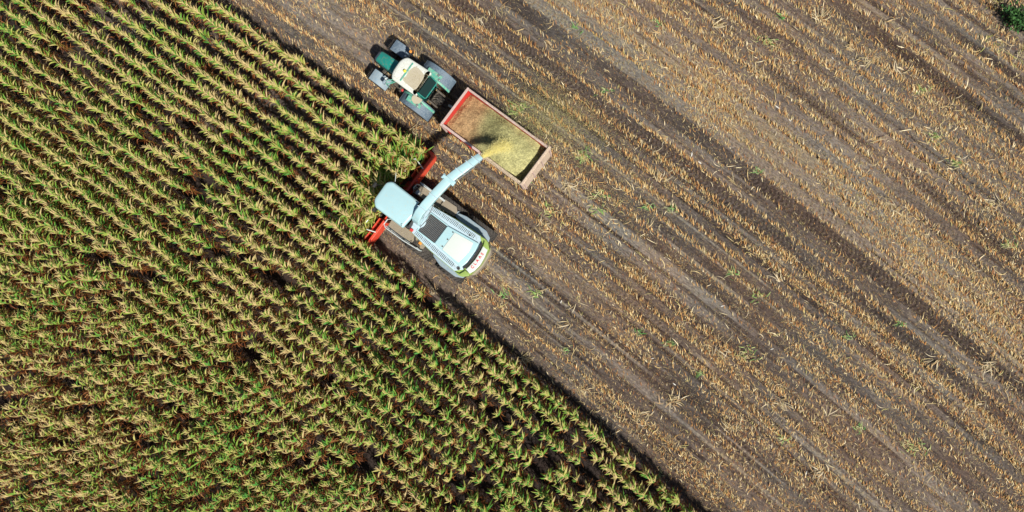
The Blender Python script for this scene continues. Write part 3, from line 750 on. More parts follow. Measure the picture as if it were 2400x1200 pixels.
for v, mt in ((2.56, M_slate_lt), (4.43, M_slate)):
    wheel(T, TO, -14.70, v, .64, .56, M_rim, 18)
    m = t(); arc_fender(m, -14.62, v - .31, v + .31, .64, .74, 25, 112, .03, 10); m.box(-14.64, -14.58, v - (.1 if v > 3.4 else -.1) - .04, v + .04, .7, 1.38)
    fo = m.build('front_fender', mt, T, bevel=.015)
    wheel(T, TO, -12.0, v, .88, .60, M_rim, 20)
    sg = 1 if v > 3.4 else -1
    m = t(); arc_fender(m, -12.05, v - .33, v + .35, .88, .95, 12, 152, .035, 14)
    m.box(-12.9, -12.87, v - .33, v + .35, 1.2, 1.42); rf = m.build('rear_fender', M_slate, T, bevel=.02)
    m = t(); a_, b_ = sorted((3.46 + sg * .60, 3.46 + sg * .72)); arc_fender(m, -12.05, a_, b_, .88, 1.0, 15, 160, .035, 14)
    p = [(-12.45, a_), (-11.62, a_), (-11.55, 3.46 + sg * 1.0), (-12.42, 3.46 + sg * 1.02)]
    m.prism(p if sg > 0 else p[::-1], 1.86, 1.925); m.build('inner_fender', M_mint, T, bevel=.02)
    m = t(); m.cyl(-11.75, 3.46 + sg * .93, 1.92, 1.97, .07); m.build('work_lamp', M_steel, T, bevel=.01)
    m = t(); m.cyl(-11.6, 3.46 + sg * .76, 1.90, 1.97, .06); m.build('work_lamp', M_steel, T, bevel=.01)
m = t(); m.prism(rpoly([(-12.2, 2.62), (-11.95, 2.5), (-11.72, 2.66), (-11.68, 2.93), (-12.0, 2.9), (-12.25, 2.84)], .08), 1.93, 1.955); m.build('straw_litter', M_strawdust, T)
# cab
m = t(); m.hull([(-13.35, 2.95, 1.15), (-11.75, 2.95, 1.15), (-11.75, 3.97, 1.15), (-13.35, 3.97, 1.15)], [(-13.28, 2.97, 2.68), (-11.95, 2.97, 2.68), (-11.95, 3.95, 2.68), (-13.28, 3.95, 2.68)]); cb = m.build('cab', M_glass, T, bevel=.03)
m = t()
for u, v in ((-13.32, 2.96), (-13.32, 3.96), (-12.5, 2.945), (-12.5, 3.975), (-11.8, 2.96), (-11.8, 3.96)): m.tube([(u, v, 1.0), (u + (.0 if u < -12 else -.12), v, 2.7)], .045, 6)
m.build('pillar', M_teal, cb)
rp = rpoly([(-13.30, 2.80), (-13.46, 3.10), (-13.48, 3.82), (-13.27, 4.12), (-12.2, 4.17), (-11.82, 4.17), (-11.84, 4.02), (-11.90, 4.0), (-11.88, 2.95), (-11.80, 2.93), (-11.78, 2.80), (-12.2, 2.79)], [.14, .2, .2, .14, .1, .05, .02, .02, .02, .02, .05, .1])
m = t(); m.prism(rp, 2.68, 2.88, ch=.07); m.prism(inset(rp if area(rp) > 0 else rp[::-1], .12), 2.87, 2.90, ch=.02); rf_ = m.build('cab_roof', M_white, T, bevel=.012)
m = t(); m.prism(rpoly([(-12.72, 3.04), (-12.0, 2.98), (-11.93, 3.1), (-11.95, 3.6), (-12.0, 3.86), (-12.3, 3.95), (-12.62, 3.98), (-12.72, 3.80), (-12.80, 3.55), (-12.72, 3.3), (-12.82, 3.15)], .06), 2.895, 2.912); m.build('straw_litter', M_strawdust, rf_)
m = t(); m.cyl(-12.93, 3.47, 2.89, 3.0, .075); m.cyl(-12.93, 3.47, 3.0, 3.05, .075, .04); m.build('beacon', M_yellow, T, bevel=.01)
m = t(); m.box(-12.86, -12.80, 2.95, 4.02, 2.93, 2.96); m.box(-12.85, -12.82, 2.98, 3.0, 2.88, 2.93); m.box(-12.85, -12.82, 3.96, 3.98, 2.88, 2.93); m.build('antenna_bar', M_mint, T)
m = t(); m.hull([(-11.86, 3.02, 2.60), (-11.58, 3.05, 2.1), (-11.58, 4.0, 2.1), (-11.86, 4.03, 2.60)], [(-11.85, 3.02, 2.63), (-11.57, 3.05, 2.13), (-11.57, 4.0, 2.13), (-11.85, 4.03, 2.63)]); rw = m.build('rear_window', M_glass, T)
m = t(); m.tube([(-11.86, 3.0, 2.64), (-11.58, 3.02, 2.14), (-11.54, 3.1, 2.12), (-11.54, 3.95, 2.12), (-11.58, 4.03, 2.14), (-11.86, 4.05, 2.64)], .03, 6); m.build('window_frame', M_teal, rw)
m = t(); m.tube([(-13.35, 3.95, 2.0), (-13.55, 4.25, 2.1), (-13.6, 4.5, 2.1)], .022, 6); m.box(-13.66, -13.52, 4.38, 4.62, 1.85, 2.12); m.build('mirror', M_black, T, bevel=.02)
m = t(); m.cyl(-13.58, 4.52, 2.13, 2.22, .07); m.build('marker_light', M_orange, T, bevel=.01)
m = t(); m.tube([(-13.35, 2.97, 1.9), (-13.5, 2.7, 1.95), (-13.72, 2.5, 1.95), (-13.8, 2.62, 1.95), (-13.6, 2.86, 1.95), (-13.4, 2.98, 1.95)], .025, 6); m.tube([(-13.6, 2.6, 1.95), (-13.5, 2.85, 1.95)], .02, 6); m.tube([(-13.72, 2.5, 1.95), (-13.72, 2.5, 1.2)], .02, 6); m.build('handrail', M_mint, T)
m = t(); m.box(-13.9, -13.78, 2.42, 2.62, 1.85, 2.05); m.build('mirror', M_slate_lt, T, bevel=.02)
m = t(); m.cyl(-13.74, 4.22, 1.95, 2.03, .05); m.cyl(-13.86, 2.7, 1.98, 2.06, .05); m.build('headlight', M_machw, T, bevel=.01)
m = t(); m.tube([(-13.55, 3.93, 1.2), (-13.55, 4.06, 1.5), (-13.55, 4.06, 2.5)], .045, 10); m.build('exhaust_pipe', M_metal, T)
m = t(); m.box(-12.62, -12.54, 4.12, 4.24, 2.0, 2.1); m.build('tail_light', M_redlens, T, bevel=.01)
m = t(); m.box(-12.9, -12.8, 2.66, 2.78, 1.86, 1.95); m.build('tail_light', M_redlens, T, bevel=.01)
m = t(); m.box(-13.35, -13.0, 2.62, 2.9, .55, .62); m.box(-13.35, -13.0, 2.66, 2.92, .9, .96); m.build('step', M_metal, T)
m = t()
for v in (3.12, 3.8): m.tube([(-11.6, v, 1.3), (-11.2, v, 1.05), (-10.75, v + (.06 if v > 3.4 else -.06), .75)], .05, 8); m.tube([(-11.55, v, 1.75), (-11.1, v, 1.35), (-11.05, v, .95)], .035, 6)
m.box(-11.5, -11.3, 3.2, 3.72, .8, 1.45); m.box(-11.3, -11.15, 3.35, 3.6, .7, 1.2); m.tube([(-11.5, 3.46, 1.5), (-10.95, 3.46, 1.15)], .045, 8); m.build('hitch', M_metal, T, bevel=.02)
m = t()
for k in range(9):
    u = -11.45 + .05 * (k % 3); v = 3.25 + .05 * k; m.tube([(u, v, 1.45), (u + .15, v + .02, 1.6), (u + .35, v - .03 + .02 * (k % 2), 1.35), (u + .6, 3.5 + .02 * k, 1.0)], .014, 5)
m.build('hose', M_black, T)

# ------------------------------------------------------------------ the trailer
RO = (-7.5, 3.54)
TR = empty('trailer', *RO); tag(TR, 'red tipping trailer with pale boards, half full of chopped corn', 'trailer')
def t(): return MB(*RO)
ZT, ZF = 2.55, 1.12
m = t(); m.box(-9.95, -4.95, 2.46, 4.62, ZF - .1, ZF); m.build('floor', M_metal, TR)
m = t(); m.box(-9.98, -9.92, 2.50, 4.58, ZF - .15, ZT - .04)
for k in range(4): m.box(-10.03, -9.98, 2.6 + k * .6, 2.68 + k * .6, ZF - .1, ZT - .1)
m.build('front_wall', M_redtr, TR)
m = t(); m.box(-9.98, -4.98, 4.56, 4.61, ZF - .15, ZT - .04)
for k in range(8): m.box(-9.8 + k * .66, -9.72 + k * .66, 4.61, 4.65, ZF - .1, ZT - .1)
m.build('side_wall', M_redtr, TR)
m = t(); m.box(-9.98, -7.62, 2.45, 2.50, ZF - .15, ZT - .04)
for k in range(4): m.box(-9.8 + k * .66, -9.72 + k * .66, 2.41, 2.45, ZF - .1, ZT - .1)
m.build('side_wall', M_redtr, TR)
m = t()
for k in range(4): m.box(-7.60, -4.98, 2.43 - .004 * k, 2.50, ZF - .12 + k * .37, ZF + .235 + k * .37)
m.build('side_board', M_wood, TR, bevel=.008)
m = t(); m.box(-10.04, -9.92, 2.38, 4.66, ZT - .06, ZT + .02); m.box(-9.91, -5.0, 4.55, 4.66, ZT - .06, ZT + .018); m.box(-9.91, -7.62, 2.38, 2.50, ZT - .06, ZT + .018)
for (u, v) in ((-9.98, 2.40), (-9.98, 4.6), (-7.58, 2.38), (-5.0, 2.40), (-5.0, 4.62)): m.box(u - .05, u + .05, v - .05, v + .07, ZF - .1, ZT + .03)
m.build('top_rail', M_rim_pink, TR, bevel=.012)
m = t(); m.box(-7.50, -5.06, 2.385, 2.49, ZT - .05, ZT + .015); m.box(-7.5, -5.06, 2.34, 2.375, ZT - .12, ZT - .04); m.build('rail_board', M_wood, TR, bevel=.008)
m = t()
for k in range(5):
    z0 = ZF - .05 + k * .32; z1 = z0 + .30; s0, s1 = (ZT - z0) * .04, (ZT - z1) * .04
    m.hull([(-5.02 + s0, 2.40, z0), (-4.93 + s0, 2.40, z0), (-4.93 + s0, 4.66, z0), (-5.02 + s0, 4.66, z0)], [(-5.02 + s1, 2.40, z1), (-4.93 + s1, 2.40, z1), (-4.93 + s1, 4.66, z1), (-5.02 + s1, 4.66, z1)])
m.box(-5.06, -4.90, 2.38, 4.70, ZT - .02, ZT + .05)
tg = m.build('tailgate', M_wood, TR, bevel=.01)
m = t()
for v in (2.5, 3.2, 3.9, 4.55): m.hull([(-4.86, v - .03, ZF), (-4.82, v - .03, ZF), (-4.82, v + .03, ZF), (-4.86, v + .03, ZF)], [(-4.92, v - .03, ZT - .02), (-4.88, v - .03, ZT - .02), (-4.88, v + .03, ZT - .02), (-4.92, v + .03, ZT - .02)])
m.build('brace', M_rim_pink, tg)
m = t(); m.box(-9.9, -5.0, 2.95, 3.07, .85, 1.02); m.box(-9.9, -5.0, 4.0, 4.12, .85, 1.02)
for k in range(5): m.box(-9.6 + k * 1.05, -9.5 + k * 1.05, 2.6, 4.5, .88, 1.0)
m.box(-8.0, -7.9, 2.7, 4.4, .42, .5); m.box(-6.55, -6.45, 2.7, 4.4, .42, .5); m.build('frame', M_metal, TR)
m = t(); m.hull([(-9.9, 3.0, .8), (-9.9, 3.12, .8), (-10.85, 3.48, .68), (-10.85, 3.42, .68)], [(-9.9, 3.0, .95), (-9.9, 3.12, .95), (-10.85, 3.48, .8), (-10.85, 3.42, .8)])
m.hull([(-9.9, 3.95, .8), (-9.9, 4.07, .8), (-10.85, 3.54, .68), (-10.85, 3.48, .68)], [(-9.9, 3.95, .95), (-9.9, 4.07, .95), (-10.85, 3.54, .8), (-10.85, 3.48, .8)]); m.box(-11.1, -10.8, 3.42, 3.56, .68, .82); m.build('drawbar', M_metal, TR)
m = t(); m.tube([(-10.75, 3.56, .95), (-10.1, 3.62, 1.05)], .07, 10); m.build('ram', M_steel, TR)
for u in (-7.95, -6.5):
    for v in (2.68, 4.38): wheel(TR, RO, u, v, .46, .36, M_rim_pink, 24)
# heap inside
nu_, nv_ = 130, 60
a = np.linspace(-9.905, -5.06, nu_); b = np.linspace(2.512, 4.548, nv_); AA, BB = np.meshgrid(a, b, indexing='ij')
z = 2.08 + .14 * sm(AA, -9.9, -8.6) + .34 * np.exp(-(((AA + 6.75) / 1.25) ** 2 + ((BB - 3.5) / .85) ** 2)) - .5 * sm(AA, -5.75 - .5 * sm(-BB, -3.4, -2.5), -4.85) - .12 * sm(AA, -6.6, -5.2) * sm(-BB, -3.2, -2.5)
z += .16 * (n1(AA * 1.6, BB * 1.6) - .5) + .09 * (n2(AA * 3.3, BB * 3.3) - .5) - .10 * sm(BB, 4.2, 4.55) - .14 * (1 - sm(AA, -9.9, -9.6))
z += .05 * (n3(AA * 6, BB * 6) - .5) + .035 * (rng.random(AA.shape) - .5)
xx, yy = AA - RO[0], BB - RO[1]
idx = np.arange(nu_ * nv_).reshape(nu_, nv_); F = np.stack([idx[:-1, :-1], idx[1:, :-1], idx[1:, 1:], idx[:-1, 1:]], -1).reshape(-1, 4)
mixa = sm(AA + .35 * (n2(AA * 3, BB * 3) - .5) + (BB - 3.5) * .25, -8.9, -7.9)[..., None]; mixb = sm(AA + .3 * (n3(AA * 2, BB * 2) - .5), -7.7, -6.9)[..., None]
c0, c1, c2 = np.array([.34, .22, .11]), np.array([.22, .21, .095]), np.array([.36, .345, .16])
cc = (c0 * (1 - mixa) + c1 * mixa) * (1 - mixb) + c2 * mixb; cc = cc * (.6 + .8 * rng.random(AA.shape))[..., None]
# skirt down to the floor so the heap has a body
HP = empty('chopped_corn_heap', RO[0], RO[1], 0); tag(HP, 'heap of chopped corn, brown in front and yellow green behind, filling the trailer', 'heap')
link('heap_surface', np_mesh('heap', np.stack([xx, yy, z], -1).reshape(-1, 3), F, M_col, cols=cc.reshape(-1, 3), smooth=False), HP)
ii = rng.integers(0, nu_ * nv_, 9000); P = np.stack([xx.ravel()[ii] + rng.normal(0, .02, 9000), yy.ravel()[ii] + rng.normal(0, .02, 9000), z.ravel()[ii] + .005], -1); P[:, 0] = np.clip(P[:, 0], -2.38, 2.4); P[:, 1] = np.clip(P[:, 1], -.98, .97)
n = 9000; V, F, k = blades(P, rng.uniform(0, 6.28, n), rng.uniform(0, .7, n), rng.uniform(.03, .08, n), rng.uniform(.012, .03, n), np.zeros(n), 1)
c = cc.reshape(-1, 3)[ii] * rng.uniform(.8, 1.7, (n, 1)); lk = link('loose_chips', np_mesh('chips', V, F, M_col, cols=np.repeat(c, k, axis=0)), HP); lk['kind'] = 'stuff'

# ------------------------------------------------------------------ the forage harvester
HO = (-7.2, -1.86)
Hh = empty('forage_harvester', *HO); tag(Hh, 'pale aqua self-propelled forage harvester with red header cutting the corn', 'harvester')
def t(): return MB(*HO)
# chassis and wheels
m = t(); m.box(-9.0, -4.3, -2.5, -1.2, .75, 1.5); m.box(-7.65, -7.35, -3.0, -.7, .8, 1.15); m.box(-5.5, -5.3, -2.95, -.75, .65, .9); m.build('chassis', M_metal, Hh, bevel=.03)
for v in (-.56, -3.16): wheel(Hh, HO, -7.45, v, .96, .66, M_rim, 22)
for v in (-.50, -3.14): wheel(Hh, HO, -5.38, v, .86, .56, M_rim, 22)
m = t(); m.hull([(-9.75, -2.35, .5), (-8.5, -2.35, .9), (-8.5, -1.35, .9), (-9.75, -1.35, .5)], [(-9.75, -2.35, 1.15), (-8.5, -2.35, 1.7), (-8.5, -1.35, 1.7), (-9.75, -1.35, 1.15)]); m.build('feeder_house', M_black, Hh, bevel=.03)
# body
body = [(-7.95, -2.68), (-7.6, -2.72), (-6.5, -2.86), (-4.95, -2.93), (-4.62, -2.90), (-4.2, -2.62), (-4.08, -1.9), (-4.2, -1.05), (-4.62, -.80), (-4.95, -.78), (-6.4, -.86), (-7.6, -1.02), (-7.95, -1.05)]
m = t(); m.prism(body, 1.35, 2.86); m.build('body', M_lime, Hh, bevel=.03)
deck = inset(body if area(body) > 0 else body[::-1], .055)
m = t(); m.prism([p for p in [(-7.92, -2.64), (-7.6, -2.695), (-6.5, -2.83), (-4.90, -2.90), (-4.60, -2.6), (-4.52, -1.9), (-4.60, -1.12), (-4.90, -.81), (-6.4, -.89), (-7.6, -1.045), (-7.92, -1.08)]], 2.8, 2.96, ch=.02); m.build('deck', M_machb, Hh, bevel=.01)
m = t(); m.prism(rpoly([(-6.46, -2.42), (-6.46, -1.36), (-4.72, -1.12), (-4.64, -1.5), (-4.62, -2.2), (-4.72, -2.58)], .06), 2.95, 3.10, ch=.03); hp = m.build('engine_hood', M_mach, Hh, bevel=.012)
m = t(); m.prism(rpoly([(-5.98, -2.42), (-5.98, -1.40), (-4.95, -1.26), (-4.86, -1.7), (-4.95, -2.46)], .05), 3.10, 3.125, ch=.01); m.build('hood_panel', M_machw, hp, bevel=.006)
for v in (-1.45, -1.88, -2.3):
    m = t(); m.box(-6.08, -6.02, v - .03, v + .03, 3.1, 3.13); m.build('latch', M_metal, hp)
# radiator grille: a dark well under bars
m = t(); m.prism([(-7.48, -2.42), (-6.50, -2.42), (-6.50, -1.38), (-7.48, -1.38)], 2.955, 2.985); gr = m.build('grille', M_black, Hh)
m = t()
for k in range(15): m.box(-7.45 + k * .066, -7.437 + k * .066, -2.40, -1.40, 2.99, 3.03)
m.build('grille_bar', M_steel, gr)
m = t(); m.box(-7.52, -6.47, -1.385, -1.33, 2.955, 3.05); m.box(-7.52, -6.47, -2.47, -2.415, 2.955, 3.05); m.box(-7.56, -7.49, -2.47, -1.33, 2.955, 3.045); m.build('grille_frame', M_mach, gr, bevel=.006)
# louvres down both sides
for sg in (-1, 1):
    m = t(); d = t()
    for k in range(29):
        u = -7.52 + k * .083
        if k % 6 == 5: continue
        vi = -1.86 + sg * (.62 + .012 * k * .4); vo = -1.86 + sg * (.80 + .0045 * k + (.03 if k > 12 else 0))
        a_, b_ = sorted((vi, vo)); m.box(u, u + .05, a_, b_, 2.965, 3.0); 
        d.box(u + .052, u + .081, a_, b_, 2.962, 2.968)
    lo = m.build('side_louver', M_machb, Hh); d.build('louver_gap', M_black, lo)
m = t(); m.box(-7.9, -7.58, -2.5, -1.3, 2.95, 3.02); m.build('service_panel', M_machb, Hh, bevel=.01)
m = t(); m.cyl(-4.80, -2.68, 2.96, 3.01, .085, n=20); ex = m.build('exhaust_outlet', M_steel, Hh); m = t(); m.cyl(-4.80, -2.68, 3.011, 3.02, .065); m.build('opening', M_black, ex)
m = t(); m.cyl(-5.35, -1.08, 2.96, 3.0, .05, n=16); m.build('filler_cap', M_steel, Hh)
# tail: dark slot, white band with the maker's name, lime corners
m = t(); m.prism([(-4.66, -2.52), (-4.60, -2.3), (-4.56, -1.86), (-4.60, -1.35), (-4.68, -1.02), (-4.60, -1.0), (-4.50, -1.35), (-4.46, -1.86), (-4.50, -2.35), (-4.58, -2.55)], 2.962, 3.06); m.build('air_slot', M_black, Hh)
ta = [(-4.50, -2.50), (-4.455, -2.3), (-4.42, -1.86), (-4.455, -1.4), (-4.50, -1.1), (-4.22, -1.12), (-4.12, -1.5), (-4.075, -1.9), (-4.12, -2.3), (-4.22, -2.56)]
m = t(); m.prism(ta, 2.7, 2.99, ch=.02); tl_ = m.build('tail_panel', M_machw, Hh, bevel=.015)
for sg in (-1, 1):
    q = [(-4.84, -1.86 + sg * 1.05), (-4.60, -1.86 + sg * .99), (-4.52, -1.86 + sg * .80), (-4.50, -1.86 + sg * .70), (-4.25, -1.86 + sg * .69), (-4.17, -1.86 + sg * .80), (-4.42, -1.86 + sg * 1.04), (-4.62, -1.86 + sg * 1.09)]
    m = t(); m.prism(q, 2.75, 2.985, ch=.02); m.build('corner_panel', M_lime, Hh, bevel=.012)
cu = bpy.data.curves.new('lettering', 'FONT'); cu.body = 'CLAAS'; cu.size = .20; cu.extrude = .003; cu.align_x = 'CENTER'; cu.align_y = 'CENTER'; cu.space_character = 1.75; cu.offset = .006
tmp = bpy.data.objects.new('lettering', cu); COL.objects.link(tmp); bpy.context.view_layer.update()
tm = bpy.data.meshes.new_from_object(tmp); bpy.data.objects.remove(tmp); tm.materials.clear(); tm.materials.append(M_redtext)
tx_ = link('lettering', tm, tl_); tx_.location = (-4.29 - HO[0], -1.84 - HO[1], 2.996); tx_.rotation_euler = (0, 0, R(90))
m = t(); m.box(-4.19, -4.13, -2.1, -1.8, 2.55, 2.78); m.build('rear_camera', M_black, Hh, bevel=.01)
m = t(); m.prism(rpoly([(-4.35, -2.7), (-4.08, -2.55), (-4.02, -1.9), (-4.08, -1.2), (-4.3, -.9), (-4.4, -1.8)], .12), 1.5, 2.2, ch=.05); m.build('rear_bumper', M_plat, Hh, bevel=.02)
# fenders
m = t(); m.prism(rpoly([(-6.72, -.78), (-6.6, -.56), (-6.2, -.46), (-4.98, -.44), (-4.62, -.62), (-4.55, -.85), (-4.9, -.80), (-6.4, -.86)], .04), 1.82, 1.90, ch=.02); m.hull([(-6.75, -.80, 1.3), (-6.70, -.80, 1.3), (-6.70, -.40, 1.3), (-6.75, -.40, 1.3)], [(-6.72, -.78, 1.85), (-6.67, -.78, 1.85), (-6.67, -.5, 1.85), (-6.72, -.5, 1.85)]); m.build('rear_fender', M_slate_lt, Hh, bevel=.015)
m = t(); m.prism(rpoly([(-6.5, -2.86), (-6.35, -3.05), (-5.8, -3.22), (-4.85, -3.2), (-4.5, -3.02), (-4.45, -2.85), (-4.9, -2.93)], .04), 1.82, 1.90, ch=.02); m.build('rear_fender', M_slate_lt, Hh, bevel=.015)
# platforms, tanks
m = t(); m.prism([(-9.08, -1.12), (-9.02, -.62), (-8.4, -.50), (-7.62, -.50), (-7.55, -1.0)], 1.80, 1.88); m.prism([(-7.6, -.98), (-7.6, -.42), (-6.9, -.38), (-6.72, -.55), (-6.72, -.84)], 1.84, 1.96, ch=.02); m.build('right_platform', M_plat, Hh, bevel=.01)
m = t(); m.box(-9.0, -7.55, -.56, -.46, 1.88, 1.98); m.tube([(-9.1, -1.1, 1.9), (-9.14, -.9, 2.3), (-9.1, -.66, 2.3), (-9.0, -.6, 1.9)], .022, 6); m.tube([(-9.0, -.52, 1.95), (-9.0, -.5, 2.35), (-8.2, -.48, 2.35), (-8.2, -.5, 1.95)], .018, 6); m.build('handrail', M_rail, Hh)
m = t(); m.cyl(-8.88, -.98, 1.88, 2.06, .12, n=20); m.cyl(-8.88, -.98, 2.06, 2.09, .09, n=20); m.build('filler_cap', M_steel, Hh, bevel=.01)
m = t(); m.prism([(-9.2, -2.75), (-7.0, -2.75), (-7.0, -3.08), (-7.3, -3.24), (-9.12, -3.24)], 1.78, 1.86); m.build('left_platform', M_plat, Hh, bevel=.01)
m = t(); m.tube([(-9.2, -2.85, 1.9), (-9.25, -2.95, 2.25), (-9.25, -3.25, 2.25), (-9.1, -3.34, 2.25), (-8.0, -3.32, 2.2), (-7.05, -3.22, 2.15), (-7.0, -3.2, 1.88)], .03, 8); m.tube([(-9.1, -3.3, 1.84), (-7.0, -3.2, 1.84)], .03, 8)
for u in (-8.9, -8.0): m.tube([(u, -3.31, 2.2), (u, -3.28, 1.84)], .02, 6)
m.tube([(-9.2, -3.3, 1.84), (-9.22, -3.32, 1.0)], .025, 6); m.tube([(-8.9, -3.3, 1.84), (-8.9, -3.32, 1.0)], .025, 6)
for z in (1.1, 1.35, 1.6): m.box(-9.2, -8.9, -3.33, -3.22, z, z + .04)
m.build('handrail', M_rail, Hh)
m = t(); m.box(-7.35, -7.2, -3.0, -2.86, 1.86, 1.94); m.build('marker_light', M_orange, Hh, bevel=.01)
m = t(); m.box(-7.84, -7.68, -2.66, -2.52, 2.97, 3.06); m.build('tail_light', M_redlens, Hh, bevel=.01)
# cab
m = t(); m.hull([(-9.45, -2.5, 1.55), (-8.05, -2.6, 1.55), (-8.05, -1.2, 1.55), (-9.45, -1.3, 1.55)], [(-9.75, -2.5, 3.5), (-8.12, -2.6, 3.5), (-8.12, -1.32, 3.5), (-9.75, -1.4, 3.5)]); cb = m.build('cab', M_glass, Hh, bevel=.04)
m = t()
for (a_, b_) in (((-9.47, -2.52), (-9.77, -2.52)), ((-9.47, -1.28), (-9.77, -1.36)), ((-8.05, -2.62), (-8.12, -2.62)), ((-8.05, -1.2), (-8.12, -1.3)), ((-8.8, -2.58), (-8.9, -2.58)), ((-8.8, -1.25), (-8.9, -1.34))): m.tube([(*a_, 1.5), (*b_, 3.5)], .04, 6)
m.build('pillar', M_black, cb)
rp = rpoly([(-9.72, -2.73), (-9.97, -2.45), (-9.99, -1.45), (-9.78, -1.24), (-8.02, -1.26), (-7.93, -1.32), (-7.97, -2.0), (-8.02, -2.72)], [.14, .12, .12, .14, .05, .03, .02, .06])
q1 = inset(rp if area(rp) > 0 else rp[::-1], .05); q0 = rp if area(rp) > 0 else rp[::-1]; q2 = inset(q1, .12)
m = t(); m.rings([[(x, y, 3.48) for x, y in q0], [(x, y, 3.64) for x, y in q0], [(x, y, 3.71) for x, y in q1], [(x, y, 3.75) for x, y in q2]]); m.build('cab_roof', M_mach, Hh, bevel=.02, smooth=True)
m = t(); m.box(-7.93, -7.86, -2.55, -1.28, 3.0, 3.45); m.box(-8.0, -7.84, -2.6, -2.5, 3.2, 3.55); m.build('cab_rear_bar', M_black, Hh, bevel=.02)
for sg, v0 in ((1, -1.35), (-1, -2.5)):
    m = t(); ve = v0 + sg * .42 * (1 if sg < 0 else -1.0) * (1 if sg < 0 else 1)
    if sg > 0: m.tube([(-9.85, -1.7, 3.4), (-10.3, -1.75, 3.2), (-10.55, -1.92, 3.05)], .02, 6); m.box(-10.62, -10.5, -2.05, -1.8, 2.8, 3.12)
    else: m.tube([(-9.8, -2.6, 3.4), (-9.85, -2.85, 3.2)], .02, 6); m.box(-9.9, -9.78, -3.0, -2.78, 2.8, 3.2)
    m.build('mirror', M_black, Hh, bevel=.02)
m = t(); m.tube([(-9.75, -1.22, 3.3), (-9.9, -.95, 3.35), (-9.95, -.8, 3.5)], .015, 6); m.build('antenna', M_rail, Hh)
# spout
path = [(-7.74, -2.02, 3.0, .46, .42), (-7.74, -2.0, 3.35, .46, .42), (-7.74, -1.88, 3.68, .46, .40), (-7.735, -1.6, 3.92, .46, .34), (-7.70, -1.2, 4.03, .46, .30), (-7.60, -.4, 4.15, .46, .28), (-7.48, .42, 4.24, .46, .28), (-7.36, .85, 4.28, .44, .27), (-7.20, 1.32, 4.30, .42, .26), (-7.08, 1.72, 4.26, .40, .24), (-7.02, 2.02, 4.17, .38, .22), (-6.99, 2.16, 4.08, .36, .20)]
rings = []
for i, (u, v, z, wd, ht) in enumerate(path):
    a_ = Vector(path[max(i - 1, 0)][:3]); b_ = Vector(path[min(i + 1, len(path) - 1)][:3]); d = (b_ - a_).normalized(); s_ = Vector((1, 0, 0)); s_ = (s_ - d * s_.dot(d)).normalized(); nn = s_.cross(d).normalized()
    p = Vector((u, v, z)); rings.append([tuple(p + s_ * x * wd * .46 + nn * y * ht / 2) for x, y in ((-1, -.8), (-.8, -1), (.8, -1), (1, -.8), (1, .8), (.8, 1), (-.8, 1), (-1, .8))])
m = t(); m.rings(rings); sp = m.build('discharge_spout', M_mach, Hh, bevel=.008)
m = t(); m.cyl(-7.74, -2.0, 2.9, 3.12, .36, n=24); m.cyl(-7.74, -2.0, 3.12, 3.18, .31, n=24); m.build('turret', M_machb, sp, bevel=.01)
def ring_at(v, u, z, s, th, mt, nm, w=.25, h=.19):
    m = t(); m.box(u - w, u + w, v - th, v + th, z - h, z + h); m.build(nm, mt, sp, bevel=.01)
for (u, v, z) in ((-7.73, -1.40, 3.99), (-7.63, -.6, 4.13), (-7.29, 1.05, 4.30), (-7.12, 1.6, 4.28), (-7.04, 1.93, 4.2)):
    m = t(); m.box(u - .235, u + .235, v - .02, v + .02, z - .17, z + .165); m.build('flange', M_machb, sp, bevel=.006)
m = t(); m.box(-7.80, -7.20, .34, .50, 4.08, 4.42); m.box(-7.84, -7.74, .30, .54, 4.16, 4.34); m.box(-7.26, -7.14, .30, .54, 4.16, 4.34); m.build('collar', M_mach, sp, bevel=.01)
m = t(); m.tube([(-7.16, .55, 4.28), (-7.0, 1.1, 4.32), (-6.86, 1.6, 4.27)], .02, 6); m.tube([(-7.45, -2.2, 3.3), (-7.3, -1.7, 3.7), (-7.42, -.9, 4.0)], .025, 6); m.build('flap_ram', M_steel, sp)
